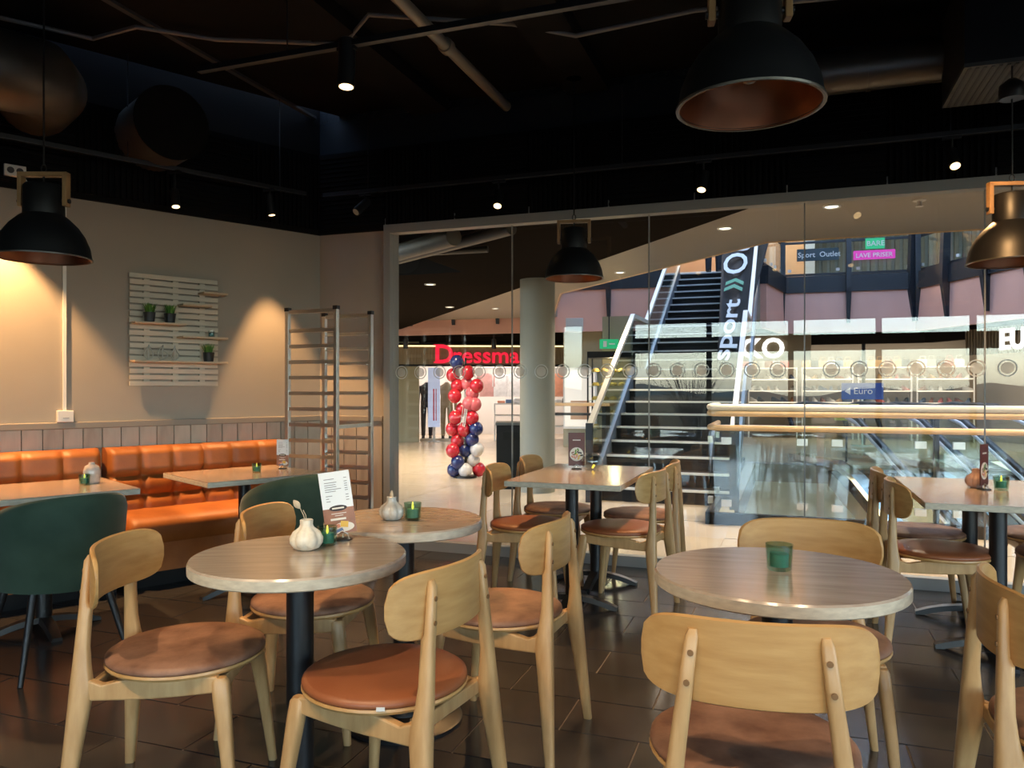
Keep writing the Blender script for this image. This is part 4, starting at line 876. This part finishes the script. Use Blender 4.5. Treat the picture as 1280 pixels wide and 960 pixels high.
# ------------------------------------------------------------------ banquettes along the left wall
def banquette(u0, u1, label):
    L = u1-u0; c = WL((u0+u1)/2, 0, 0); r = empty('banquette_sofa', c, URZ, label, 'sofa')
    nx, nz = max(24, int(L*75)), 48; cols = max(2, round(L/.215)); vs = []
    rows = [.40, .545, .675, .87]
    def depth(x, z):
        fx = (x/L+.5)*cols; dx = abs(fx-round(fx)); zc = min(abs(z-q) for q in rows[1:3]); span = .07
        kx = min(dx/.22, 1); kz = min(zc/span, 1)
        d = .09+.045*(1-(1-kz)**2)+.038*(1-(1-kx)**2)*(.4+.6*(1-kz*.6))
        if z > .82: d -= .05*((z-.82)/.05)**2
        ex = (L/2-abs(x)); 
        if ex < .03: d -= .03*(1-ex/.03)**2
        return d+.05*(.87-z)/.47
    b = MB()
    for j in range(nz+1):
        z = .40+.47*j/nz
        for i in range(nx+1):
            x = -L/2+L*i/nx; vs.append((x, -depth(x, z)-.03, z))
    n1 = nx+1
    fs = [(j*n1+i, j*n1+i+1, (j+1)*n1+i+1, (j+1)*n1+i) for j in range(nz) for i in range(nx)]
    b._add(vs, fs)
    top = [(-L/2+L*i/nx, -.03, .868) for i in range(n1)]; o = len(b.v); b.v += top
    for i in range(nx): b.f.append((nz*n1+i, nz*n1+i+1, o+i+1, o+i)); b.m.append(0)
    for sgn, i in ((-1, 0), (1, nx)):
        col = [vs[j*n1+i] for j in range(nz+1)]; k = len(b.v); b.v += col+[(sgn*L/2, -.03, q[2]) for q in col]; h = len(col)
        for j in range(nz): b.f.append((k+j, k+j+1, k+h+j+1, k+h+j) if sgn < 0 else (k+j+1, k+j, k+h+j, k+h+j+1)); b.m.append(0)
    b.build('backrest', SOFA, r, smooth=70)
    b = MB(); secs = []
    for i in range(nx+1):
        x = -L/2+L*i/nx; e = min(L/2-abs(x), .05)/.05; e = math.sqrt(max(0, 1-(1-e)**2)); zt = .40+.045*e; f_ = .60+.03*e
        secs.append([(x, -.10, .28), (x, -.10, zt+.01), (x, -.30, zt+.012), (x, -f_+.09, zt+.004), (x, -f_+.025, zt-.018), (x, -f_, zt-.055), (x, -f_+.015, .30), (x, -f_+.03, .28)])
    b.loft(secs); b.build('seat', SOFA, r, smooth=50)
    b = MB(); b.ext(-L/2+.005, L/2-.005, -.60, -.06, .10, .285); b.build('front_panel', SOFA, r)
    b = MB(); b.ext(-L/2+.02, L/2-.02, -.55, -.06, 0, .10); b.build('plinth', BLACKP, r)
banquette(.40, 1.66, 'tufted orange leather banquette along the planked wall, beside the tray trolley')
banquette(1.70, 3.5, 'tufted orange leather banquette cut off by the left picture edge')

# ------------------------------------------------------------------ tray trolley
def trolley(x, y, rz):
    r = empty('tray_trolley', (x, y, 0), rz, 'tall steel bakery tray trolley with many ledges standing in the corner', 'trolley')
    wx, wy, h = .40, .40, 1.80
    for sy_ in (-1, 1):
        for sx in (-1, 1):
            b = MB(); b.ext(sx*wx/2-.014, sx*wx/2+.014, sy_*wy/2-.014, sy_*wy/2+.014, .12, h); p = b.build('post', STEEL, r, bevel=.002)
            b = MB(); b.ext(sx*wx/2-.017, sx*wx/2+.017, sy_*wy/2-.017, sy_*wy/2+.017, h-.01, h+.015); b.build('end_cap', BLACKM, p)
            b = MB(); b.tube([(sx*wx/2-.018, sy_*wy/2, .055), (sx*wx/2+.018, sy_*wy/2, .055)], .055, 18); w_ = b.build('castor', BLACKM, r, smooth=40)
            b = MB(); b.ext(sx*wx/2-.026, sx*wx/2+.026, sy_*wy/2-.02, sy_*wy/2+.02, .08, .125); b.build('fork', STEEL, w_)
        b = MB(); b.ext(-wx/2, wx/2, sy_*wy/2-.012, sy_*wy/2+.012, h-.026, h-.002); b.build('top_rail', STEEL, r)
        for k in range(14):
            z = .28+.106*k; b = MB(); b.ext(-wx/2+.012, wx/2-.012, sy_*(wy/2+.006)-.004, sy_*(wy/2+.006)+.004, z-.012, z+.012); b.ext(-wx/2+.012, wx/2-.012, min(sy_*(wy/2-.035), sy_*(wy/2+.008)), max(sy_*(wy/2-.035), sy_*(wy/2+.008)), z-.012, z-.009)
            b.build('ledge', STEEL, r)
    for x_, z_ in ((-wx/2, .13), (wx/2, .13), (wx/2, 1.0)): b = MB(); b.ext(x_-.012, x_+.012, -wy/2, wy/2, z_, z_+.025); b.build('cross_bar', STEEL, r)
trolley(-2.99, 4.60, R(-4))

# ------------------------------------------------------------------ slatted wall shelf and its things
PW, PZ0, PU1 = .617, 1.285, 1.487      # left edge u
pr = empty('slatted_wall_shelf', WL(PU1, 0, 0), URZ, 'pale wooden slatted shelf panel hanging on the greige wall', 'wall shelf')
for fx in (.19, .51, .82): b = MB(); b.ext(PW*fx-.02, PW*fx+.02, -.022, 0, PZ0, PZ0+.785); b.build('batten', PALLET, pr)
b = MB(); b.ext(0, PW, -.034, -.022, 0, .032); slat = b.mesh('slat', PALLET)
for i in range(18): inst('slat', slat, pr, (random.uniform(-.003, .003), 0, PZ0+.0443*i))
SHV = [(0, 1.05, 1.462), (.0, .56, 1.728), (.52, 1.05, 1.642), (.52, .86, 1.872), (.76, 1.05, 1.968)]
for f0, f1, z in SHV: b = MB(); b.ext(PW*f0, PW*f1, -.15, -.034, z-.014, z); b.build('shelf_board', PALSH, pr, bevel=.002)
def on_wall(fx, n, z): return WL(PU1-PW*fx, n, z)
def grass_pot(fx, z, label):
    r = empty('potted_grass', on_wall(fx, .095, z), URZ, label, 'plant', 'grass pots on the wall shelf')
    b = MB(); b.lathe([(.030, 0), (.037, .065), (.038, .068), (.034, .068), (.032, .055)], 20, mod=lambda a, q: 1/max(abs(math.cos(a)), abs(math.sin(a)))**.55); b.build('pot', POT, r, smooth=50)
    b = MB()
    for i in range(110):
        a = random.uniform(0, 2*PI); q = random.uniform(0, .028); l = random.uniform(.05, .085); o_ = random.uniform(.0, .045)
        p0 = Vector((math.cos(a)*q, math.sin(a)*q, .055)); p1 = p0+Vector((math.cos(a)*o_*.5, math.sin(a)*o_*.5, l*.65)); p2 = p0+Vector((math.cos(a)*o_, math.sin(a)*o_, l)); e = Vector((-math.sin(a), math.cos(a), 0))*.0025
        b._add([p0-e, p0+e, p1+e, p1-e, p2], [(0, 1, 2, 3), (3, 2, 4)])
    tag(b.build('grass', LEAF, r), kind='stuff')
grass_pot(.18, 1.7285, 'small grass plant in a black pot at the outer end of the wall shelf')
grass_pot(.405, 1.7285, 'small grass plant in a black pot, second on the upper left wall shelf board')
grass_pot(.85, 1.4625, 'small grass plant in a black pot on the long bottom wall shelf board')
for k, fx in enumerate((.175, .325, .46)):
    r = empty('wire_ornament', on_wall(fx, .09, 1.4625), URZ, ('whitewashed wire pear ornament on the bottom wall shelf board, ' + ('leftmost of three', 'middle of three', 'rightmost of three')[k]), 'ornament', 'wire ornaments')
    b = MB(); sh_ = ([(0, 0), (.026, .02), (.030, .045), (.012, .08), (.004, .105), (-.012, .08), (-.028, .045), (-.024, .02)], [(0, 0), (.036, .03), (.03, .055), (.004, .07), (.006, .105), (-.008, .095), (-.036, .05), (-.02, .01)], [(0, 0), (.02, .01), (.032, .04), (.006, .085), (.003, .105), (-.006, .085), (-.026, .04), (-.016, .01)])[k]
    for aa in (0, R(70)): b.tube([(x*math.cos(aa), x*math.sin(aa), z+.003) for x, z in sh_], .0035, 6, closed=True)
    b.build('wire_loop', WIRE, r, smooth=60)
    b = MB(); b.lathe([(.022, 0), (.022, .004)], 12); b.build('foot', WIRE, r)

def candle_glass(loc, label, flame=True, s=1.0, inst_glass=None):
    r = empty('candle_holder', loc, 0, label, 'candle holder', 'green candle glasses'); r.scale = (s, s, s)
    b = MB(); b.lathe([(.031, .0), (.036, .006), (.040, .074), (.040, .078), (.0365, .078), (.0365, .074), (.033, .012), (.005, .010)], 32); b.build('glass_cup', inst_glass or CGLASS, r, smooth=50)
    b = MB(); b.lathe([(.026, .0115), (.027, .05), (.004, .048)], 24); c = b.build('candle', CANDLE, r, smooth=50)
    if flame:
        b = MB(); b.lathe([(.003, .048), (.0065, .058), (.004, .07), (.0006, .082)], 12); b.build('led_flame', FLAME, c, smooth=60)
    return r
candle_glass(on_wall(.885, .09, 1.6425), 'small dark candle glass on the right wall shelf board', False, .62, VGLASS)
# conduit, wall box and socket
cu = 1.88
o = empty('wall_switch_box', WL(cu, 0, 0), URZ, 'white cable conduit and square switch box on the greige wall', 'switch box')
b = MB(); b.ext(-.010, .010, -.016, 0, 1.11, TOPZ-.01); b.build('conduit', WHITEP, o)
b = MB(); b.ext(-.048, .048, -.04, 0, 1.046, 1.122); b.build('box', WHITEP, o, bevel=.004); b = MB(); b.ext(-.016, .02, -.042, -.04, 1.07, 1.074); b.build('print', MTEXT, o)
o = empty('wall_socket', WL(2.17, .05, 2.63), URZ, 'white double socket on the black acoustic band at top left', 'socket')
b = MB(); b.ext(-.06, .06, -.03, 0, -.036, .036); b.build('plate', WHITEP, o, bevel=.004)
for x in (-.025, .025): b = MB(); b.tube([(x, -.032, 0), (x, -.02, 0)], .02, 14); b.build('outlet', MDARK, o)
b = MB(); b.tube([(.05, -.01, -.03), (.09, -.01, -.09), (.1, -.01, -.1)], .005, 6); b.build('cable', WHITEP, o)

# ------------------------------------------------------------------ things on the tables
TZ = .7422
def pumpkin_vase(loc, label, m, s=1.0, dry=True, rz=0):
    r = empty('ribbed_vase', loc, rz, label, 'vase'); r.scale = (s, s, s)
    b = MB(); b.lathe([(.030, 0), (.048, .008), (.062, .03), (.064, .05), (.052, .075), (.030, .092), (.025, .104), (.026, .122), (.022, .124), (.019, .118), (.018, .10)], 48, mod=lambda a, z: 1+(.24 if z < .092 else .10)*(abs(math.cos(a*3.5))**.6-.7)); b.build('body', m, r, smooth=60)
    if dry:
        b = MB(); b.tube([(0, 0, .10), (-.012, 0, .14), (-.03, .003, .175)], .0016, 5); b.tube([(0.002, 0, .10), (-.004, .004, .14), (-.016, .008, .16)], .0014, 5); st_ = b.build('dried_stem', DRY, r)
        b = MB(); secs = []
        for i in range(7): t = i/6; q = .0135*math.sin(PI*(.08+.88*t)); c_ = Vector((-.028-.026*t, .003, .168+.034*t)); secs.append([c_+Vector((q*math.cos(2*PI*j/8)*.8, q*math.sin(2*PI*j/8)*.5, q*math.cos(2*PI*j/8)*.6)) for j in range(8)])
        b.loft(secs); b.build('seed_head', DRY, st_, smooth=60)
    return r
def menu(loc, rz, label, kind='list', s=1.0, tilt=8):
    r = empty('menu_card', loc, rz, label, 'menu'); r.scale = (s, s, s)
    W, H0, H1 = .052, .022, .232
    b = MB(); b.lathe([(.033, 0), (.033, .004), (.005, .006)], 24); b.build('stand_base', BLACKM, r, smooth=40)
    b = MB(); b.tube([(-.025, -.012, .004), (-.018, -.006, .02), (0, -.004, .03), (.018, -.006, .02), (.025, -.012, .004)], .0022, 6); b.tube([(0, .004, .004), (0, .004, .045)], .002, 6); b.build('wire_clip', STEEL, r)
    cr = D.objects.new('card', None)
    k = math.tan(R(tilt))
    def sheet(name, m, x0, x1, z0, z1, y, parent):
        b = MB(); b.box((x0+x1)/2, y+(z0+z1)/2*.0, (z0+z1)/2, x1-x0, .0012, z1-z0); o = b.build(name, m, parent); return o
    acr = sheet('acrylic_sheet', BLACKP if kind == 'dark' else PAPER, -W, W, H0, H1, 0, r); acr.rotation_euler.y = R(-tilt if kind == 'list' else 0)
    if kind == 'list':
        sheet('brown_panel', MBROWN, -W, W, H0, .108, -.0014, acr)
        b = MB(); b.loft([[(.03*math.cos(t), -.0022, .108+.010*math.sin(t)) for t in [2*PI*i/20 for i in range(20)]], [(.03*math.cos(t), -.001, .108+.010*math.sin(t)) for t in [2*PI*i/20 for i in range(20)]]]); b.build('logo_oval', MDARK, acr)
        b = MB(); b.box(0, -.0026, .108, .04, .0006, .005); b.box(0, -.0024, .090, .05, .0006, .0022); b.box(0, -.0024, .083, .028, .0006, .0022); b.box(-.004, -.0024, .071, .052, .0006, .007); b.build('print_light', MPHOTO, acr)
        b = MB()
        for i, (l, z) in enumerate(((.035, .208), (.042, .196), (.038, .188), (.04, .181), (.055, .173), (.036, .166), (.022, .151), (.01, .142), (.014, .133))):
            b.box(-.036+l/2, -.0012, z, l, .0006, .0022); b.box(.036, -.0012, z, .01, .0006, .0022)
        b.build('print_lines', MTEXT, acr)
        b = MB(); b.loft([[(.012+.034*math.cos(t), -.0024, .043+.016*math.sin(t)) for t in [2*PI*i/20 for i in range(20)]], [(.012+.034*math.cos(t), -.0014, .043+.016*math.sin(t)) for t in [2*PI*i/20 for i in range(20)]]]); b.build('photo_plate', MPHOTO, acr)
        b = MB(); b.box(.014, -.003, .052, .026, .0006, .02, ry=.2); b.build('photo_cake', MYEL, acr); b = MB(); b.box(-.018, -.003, .046, .034, .0006, .012, ry=-.2); b.build('photo_slice', MPINK, acr); b = MB(); b.box(-.01, -.0032, .030, .036, .0006, .013, ry=-.3); b.build('photo_napkin', MBLUE, acr)
    else:
        sheet('maroon_panel', MRED, -W+.001, W-.001, H0, H1-.001, -.0014, acr)
        b = MB(); b.loft([[(.044*math.cos(t), -.0024, .095+.044*math.sin(t)) for t in [2*PI*i/24 for i in range(24)]], [(.044*math.cos(t), -.0014, .095+.044*math.sin(t)) for t in [2*PI*i/24 for i in range(24)]]]); b.build('photo_plate', MPHOTO, acr)
        for i in range(14):
            a = i*2.4; q = .009*math.sqrt(i)*1.0; b = MB(); b.box(q*math.cos(a), -.003-.0001*i, .095+q*math.sin(a), .018, .0006, .009, ry=a); b.build('photo_food', (MYEL, LEAF, MPINK, MDARK, MBROWN)[i % 5], acr)
        b = MB(); b.box(0, -.0024, .185, .05, .0006, .007); b.build('print_title', MPHOTO, acr)
    return r
CAMRZ = R(19.7)
def un(px, py, z):
    Dp = 960*(EYE-z)/(py-485); X = (px-640)/960*Dp; return (X*cr_-Dp*sr_, X*sr_+Dp*cr_, z)
TR = .7672
q = (-1.408, 2.035, TR); pumpkin_vase(q, 'cream ribbed ceramic vase with a dried stem on the near round table', CERAM, .76, True, R(20))
candle_glass((-1.385, 2.115, TR), 'green candle glass tucked between cream vase and menu card', True, .78)
menu((-1.388, 2.21, TR), R(22), 'leaning white and brown menu card on the near round table', 'list', .98, 8)
pumpkin_vase((-1.42, 2.605, TR), 'grey glossy ribbed vase on the farther round table', GCERAM, .72, False)
b = MB(); b.limb([(0, 0, .10, .004, .004), (0, 0, .135, .011, .008), (0, 0, .155, .003, .003)], 8); o = b.build('dried_bud', DRY, smooth=60, loc=(-1.42, 2.605, TR)); o.parent = [x for x in COL.objects if x.name.startswith('ribbed_vase')][-1]; o.location = (0, 0, 0)
candle_glass((-1.345, 2.632, TR), 'green candle glass with yellow flame beside the grey vase', True, .84)
candle_glass((-.02, 2.25, TR), 'green candle glass alone on the front right round table', False, .92)
menu((-1.29, 4.85, TZ), CAMRZ, 'maroon menu card with food photo on the centre rectangular table', 'dark', 1.02)
r = empty('glass_bowl', (-1.185, 4.85, TZ), 0, 'round clear glass bowl beside the maroon menu card', 'vase'); b = MB(); b.lathe([(.035, 0), (.062, .02), (.072, .05), (.062, .085), (.04, .105), (.038, .105), (.058, .083), (.068, .05), (.058, .022), (.005, .006)], 32); b.build('body', VGLASS, r, smooth=60)
b = MB(); b.tube([(0, 0, .01), (.01, .01, .03)], .008, 6); b.build('tealight', FLAME, r)
menu((.965, 4.59, TZ), R(58), 'menu card seen edge-on on the right-hand rectangular table', 'dark', 1.02)
pumpkin_vase((.945, 4.66, TZ), 'small rosy glass vase behind the edge-on menu card', mat('rosy_glass', (.40, .26, .22), .25, var=.15, vscale=20), .82, False)
candle_glass((1.045, 4.60, TZ), 'green candle glass with flame beside the edge-on menu card', True, .92)
p = WL(2.03, 1.05, TZ); candle_glass(p, 'green candle glass on the left edge table beside the pale vase', True, .72)
p = WL(1.98, 1.00, TZ); r = empty('glass_vase', p, 0, 'pale frosted glass vase with swirls on the left edge table', 'vase'); b = MB(); b.lathe([(.036, 0), (.042, .01), (.043, .07), (.034, .095), (.016, .105), (.015, .115), (.011, .115), (.011, .1)], 28, mod=lambda a, z: 1+.03*math.sin(5*a+60*z)); b.build('body', mat('frosted_vase', (.60, .50, .44), .25, var=.2, vscale=30, spec=.8), r, smooth=60)
p = WL(1.08, 1.13, TZ); candle_glass(p, 'green candle glass with flame on the table before the banquette', True, .74)
p = WL(.85, 1.02, TZ); menu(p, R(8), 'small menu card standing on the table before the banquette', 'list', .82, 0)

# ------------------------------------------------------------------ pendants
def make_pendant():
    r = empty('pendant_lamp', cat='pendant lamp')
    RR = .20
    prof = [(RR, 0), (RR+.004, .004), (RR-.001, .02), (.192, .06), (.172, .11), (.142, .155), (.105, .192), (.088, .205)]
    b = MB(); b.lathe(prof, 48, caps=False); b.build('shade', PBLACK, r, smooth=60)
    b = MB(); b.lathe([(q-.004, z) for q, z in prof]+[(.002, .207)], 48, caps=False); b.build('shade_lining', COPPER, r, smooth=60)
    b = MB(); b.lathe([(RR-.006, .001), (RR+.005, .0), (RR+.006, .006), (RR-.004, .008)], 48, caps=False); b.build('rim', GALV, r, smooth=60)
    b = MB(); b.lathe([(.088, .20), (.086, .335), (.078, .345), (.02, .348)], 32); b.build('neck', PBLACK, r, smooth=40)
    b = MB(); b.ext(-.115, -.095, -.02, .02, .245, .40); b.ext(.095, .115, -.02, .02, .245, .40); b.ext(-.115, .115, -.02, .02, .385, .405); b.build('wooden_bracket', PWOOD, r, bevel=.003)
    for sx in (-1, 1): b = MB(); b.tube([(sx*.082, 0, .27), (sx*.122, 0, .27)], .011, 10); b.build('bolt', BLACKM, r, smooth=40)
    b = MB(); b.tube([(.012*math.cos(t), 0, .425+.018*math.sin(t)) for t in [2*PI*i/12 for i in range(12)]], .003, 6, closed=True); b.tube([(0, 0, .348), (0, 0, .41)], .005, 6); b.build('hook', BLACKM, r)
    b = MB(); b.ball((0, 0, .10), .032, 14, 8); b.build('bulb', mat('bulb_glass', (.25, .22, .18), .15), r, smooth=60)
    return r
pd = make_pendant()
PD = [(-3.28, 2.65, 1.875, 20, 'black dome pendant lamp with wooden bracket, at the left edge before the wall'),
      (-1.38, 5.12, 2.02, 10, 'black dome pendant lamp with wooden bracket, in the centre by the glass wall'),
      (-.10, 2.28, 2.065, 12, 'large close black dome pendant lamp showing its copper inside'),
      (1.06, 4.46, 1.895, 15, 'black dome pendant lamp with warm highlight at the right edge')]
for i, (x, y, z, a, lab) in enumerate(PD):
    o = place(pd, i == 0, (x, y, z), R(a), lab, 'dome pendant lamps')
    b = MB(); b.tube([(0, 0, .44), (0, 0, CZ-z-.1)], .005, 6); b.build('cord', BLACKM, o)
    b = MB(); b.lathe([(.055, 0), (.06, .03), (.055, .07), (.02, .10)], 20, c=(0, 0, (CZ-z-.1) if i != 3 else .82)); b.build('ceiling_rose', BLACKM, o, smooth=50)

# ------------------------------------------------------------------ tracks and spotlights
def track(name, p0, p1, label, hang):
    r = empty(name, p0, 0, label, 'light track'); d = Vector(p1)-Vector(p0)
    a = math.atan2(d.y, d.x); b = MB(); b.ext(0, d.length, -.016, .016, -.012, .018); b.build('rail', BLACKM, r, rz=a)
    b = MB(); b.ext(0, d.length, -.017, -.0162, -.012, -.010); b.build('rail_edge', mat('rail_edge', (.12, .12, .12), .4), r, rz=a)
    for t in hang: b = MB(); b.tube([(d.x*t, d.y*t, .018), (d.x*t, d.y*t, CZ-p0[2])], .004, 6); b.build('hanger', BLACKM, r)
track('light_track', (-3.45, 5.22, 2.79), (4.5, 5.22, 2.79), 'long black light track running above the glass wall', (.05, .3, .55, .8))
q0, q1 = WL(4.6, .22, 2.79), WL(.25, .22, 2.79); track('light_track', q0, q1, 'long black light track running along the left wall', (.1, .4, .7, .95))
track('light_track', (-2.93, 3.27, 2.95), (2.6, 3.27, 2.95), 'suspended black light track crossing the dark ceiling', (.1, .5, .9))
def spot(loc, target, label, length=.16, rad=.033, stem=.07, on=True, energy=40, cone=60, blend=.5, col=(1, .55, .22)):
    r = empty('track_spot', loc, 0, label, 'spotlight', 'track spotlights')
    d = (Vector(target)-Vector(loc)).normalized()
    b = MB(); b.ext(-.05, .05, -.014, .014, -.028, -.012); b.tube([(0, 0, -.02), (0, 0, -.012-stem)], .008, 8); b.build('adapter', BLACKM, r)
    piv = Vector((0, 0, -.012-stem)); a = piv-d*length*.25; e = piv+d*length*.75
    b = MB(); b.tube([a, a+d*length*.02, e-d*.002, e], [rad*.9, rad, rad, rad*.93], 20); b.build('body', BLACKM, r, smooth=40)
    b = MB(); b.tube([e, e+d*.001], rad*.82, 20); b.build('lens', LAMPGLOW if on else STEEL, r)
    if on: lamp('spot_beam', 'SPOT', tuple(e+d*.006), energy, col, r, target=tuple(e+d*1.0), spot_size=R(cone), spot_blend=blend, shadow_soft_size=.02)
    return r
def wpt(u, z): return WL(u, 0.0, z)
spot(WL(1.25, .22, 2.79), WL(1.30, .9, .5), 'lit track spotlight on the wall track nearest the slatted shelf', energy=60, cone=46, blend=.35, length=.13, rad=.03, stem=.16)
spot(WL(.55, .22, 2.79), WL(.35, .42, 0.9), 'lit slim track spotlight on the wall track near the corner', energy=120, cone=56, blend=.35, length=.16, rad=.028, stem=.08)
spot(WL(2.35, .22, 2.79), WL(2.35, .45, .8), 'lit track spotlight on the wall track above the left edge table', energy=185, cone=84, blend=.3, stem=.08)
spot((-3.08, 5.22, 2.79), (-3.3, 4.6, 2.2), 'unlit tilted track spotlight above the short corner wall', on=False, stem=.08)
spot((-1.97, 5.22, 2.79), (-1.75, 4.0, .8), 'lit track spotlight left of the centre pendant lamp', energy=75, cone=56, stem=.11, length=.14)
spot((-.52, 5.22, 2.79), (-.75, 4.2, .6), 'lit track spotlight above the glass wall right of the centre pendant', energy=75, cone=56, stem=.11, length=.14)
spot((.93, 5.22, 2.79), (1.02, 4.45, 1.7), 'lit track spotlight near the right edge pendant lamp', energy=60, cone=50, stem=.11, length=.14)
spot((-2.03, 3.27, 2.95), (-1.95, 3.05, .5), 'large cylinder track spotlight on the suspended ceiling track', length=.24, rad=.042, stem=.02, energy=70, cone=60)
spot((.55, 3.27, 2.95), (1.0, 4.35, 1.9), 'track spotlight cut off by the top edge at the right', length=.2, rad=.042, stem=.02, energy=85, cone=46)

track('light_track', (-3.2, .45, 2.95), (2.2, .45, 2.95), 'unseen black light track added to carry fill spots over the near tables', (.1, .5, .9))  # unseen track and spots, added to brighten the near chairs and tables
for i, (x, tx_, ty_) in enumerate(((-2.2, -1.75, 1.6), (-1.1, -1.15, 1.75), (-.15, -.05, 1.75), (.75, .7, 1.9))):
    spot((x, .45, 2.95), (tx_, ty_, .55), 'unseen fill spotlight added to brighten the near tables, '+('first', 'second', 'third', 'fourth')[i]+' from the wall', length=.2, rad=.042, stem=.02, energy=(56, 56, 24, 44)[i], cone=70, blend=.7, col=(1, .72, .44))

# ------------------------------------------------------------------ ducts, pipes and conduits under the ceiling
def thing_mesh(b, name, m, label, cat, smooth=40): return tag(b.build(name, m, smooth=smooth), label, cat)
b = MB(); b.tube([(-1.98, 1.0, 3.38), (-1.98, GY-.04, 3.38)], .036, 14); b.tube([(-1.98, 4.3, 3.38), (-1.98, 4.36, 3.38)], .048, 14); thing_mesh(b, 'ceiling_pipe', mat('bare_pipe', (.34, .31, .25), .4, metal=.2), 'pale straight pipe running along the dark ceiling', 'pipe')
b = MB(); b.ext(-3.68, -3.64, 1.5, GY-.05, CZ-.02, CZ); thing_mesh(b, 'cable_strip', mat('grey_strip', (.07, .07, .07), .5), 'thin grey cable strip running along the ceiling', 'cable strip', None)
b = MB(); b.tube([(x_, y_, CZ-(.12 if -2.8 < x_ < -2.4 or -1.55 < x_ < -1.15 else .05)) for x_, y_ in ((-4.36, 3.24), (-4.08, 3.63), (-3.7, 3.60), (-3.36, 3.9), (-2.56, 4.09), (-2.3, 3.94), (-1.55, 4.33), (-1.19, 4.46), (-.5, 4.53), (.6, 4.7))], .014, 8); thing_mesh(b, 'cable_conduit', mat('grey_strip2', (.20, .20, .19), .45), 'bent grey cable conduit clipped under the ceiling', 'conduit')
p, q = Vector(WL(1.35, .04, 3.03)), Vector(WL(1.35, .46, 3.03))
d = empty('duct_stub', p, 0, 'round capped black duct stub sticking out above the left wall', 'duct'); b = MB(); b.tube([Vector((0, 0, 0)), (q-p)*.98], .237, 36); b.build('duct', GALV, d, smooth=40); b = MB(); b.tube([(q-p)*.97, (q-p)], .243, 36); b.build('end_cap', CEIL, d, smooth=40)
d = empty('spiral_duct', WL(3.2, .55, 3.05), 0, 'large spiral metal duct with elbow at the top left edge', 'duct'); e0 = Vector(WL(3.2, .55, 3.05))
pts = [Vector(WL(u_, .62, 3.05))-e0 for u_ in (4.1, 3.1, 2.35)]+[Vector(WL(2.14, .55, 3.08))-e0, Vector(WL(2.06, .36, 3.10))-e0, Vector(WL(2.06, .05, 3.10))-e0]
b = MB(); b.tube(pts, .22, 32); b.build('duct', GALV, d, smooth=50)
for t in (.35, .65): b = MB(); c_ = pts[1].lerp(pts[2], t); dd = (pts[2]-pts[1]).normalized(); b.tube([c_-dd*.012, c_+dd*.012], .226, 32); b.build('seam', GALV, d, smooth=50)
d = empty('round_duct', (-.75, 5.05, 3.18), 0, 'round metal duct running behind the large pendant lamp', 'duct'); b = MB(); b.tube([(0.25, 0, 0), (2.15, 0, 0)], .125, 28); b.build('duct', GALV, d, smooth=40); b = MB(); b.tube([(.25, 0, 0), (.28, 0, 0)], .137, 28); b.build('collar', GALV, d, smooth=40); b = MB(); b.tube([(1.2, 0, 0), (1.225, 0, 0)], .129, 28); b.build('collar', GALV, d, smooth=40)
b = MB(); pts = [(-.9, 3.55, 3.36), (-.4, 3.6, 3.36), (-.12, 3.7, 3.34), (-.05, 4.1, 3.32), (-.15, 4.6, 3.25), (-.35, 5.0, 3.18)]; b.tube(pts, .085, 18); thing_mesh(b, 'flexible_duct', mat('flex_duct', (.10, .09, .075), .45, metal=.4, bump=.4, bscale=50), 'flexible grey duct curving behind the large pendant lamp', 'duct')
d = empty('air_diffuser', (1.2, 4.70, 2.88), 0, 'square perforated air diffuser box at the top right edge', 'air diffuser'); b = MB(); b.ext(-.36, .5, -.3, .3, .02, .5); b.build('box', BLACKP, d); b = MB(); b.ext(-.36, .5, -.3, .3, 0, .02); b.build('grille', mat('grille_grey', (.05, .048, .044), .5, bump=.5, bscale=140), d)
b = MB()
for i in range(24): b.ext(-.34+.0345*i, -.325+.0345*i, -.28, .28, -.004, 0)
tag(b.build('perforation', mat('grille_line', (.025, .024, .022), .6), d), kind='stuff')

# dark table and chairs behind the camera: their silhouettes show mirrored in the glass partition
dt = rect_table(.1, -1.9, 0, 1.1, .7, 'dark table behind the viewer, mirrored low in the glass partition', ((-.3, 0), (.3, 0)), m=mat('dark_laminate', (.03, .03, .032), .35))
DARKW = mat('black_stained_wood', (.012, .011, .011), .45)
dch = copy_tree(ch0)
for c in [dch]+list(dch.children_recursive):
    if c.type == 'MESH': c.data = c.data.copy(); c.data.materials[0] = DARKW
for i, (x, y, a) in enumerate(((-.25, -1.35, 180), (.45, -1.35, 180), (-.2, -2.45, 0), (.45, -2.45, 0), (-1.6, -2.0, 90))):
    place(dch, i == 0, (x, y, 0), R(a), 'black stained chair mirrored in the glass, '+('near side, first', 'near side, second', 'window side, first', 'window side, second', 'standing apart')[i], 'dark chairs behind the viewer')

b = MB(); b.lathe([(.045, 0.0), (.045, .003), (.036, .0035), (.03, .002), (.004, .002)], 20); tag(b.build('floor_drain', BLACKM, smooth=40, loc=(-.32, 4.335, .0008)), 'small round black floor drain between the tables', 'drain')
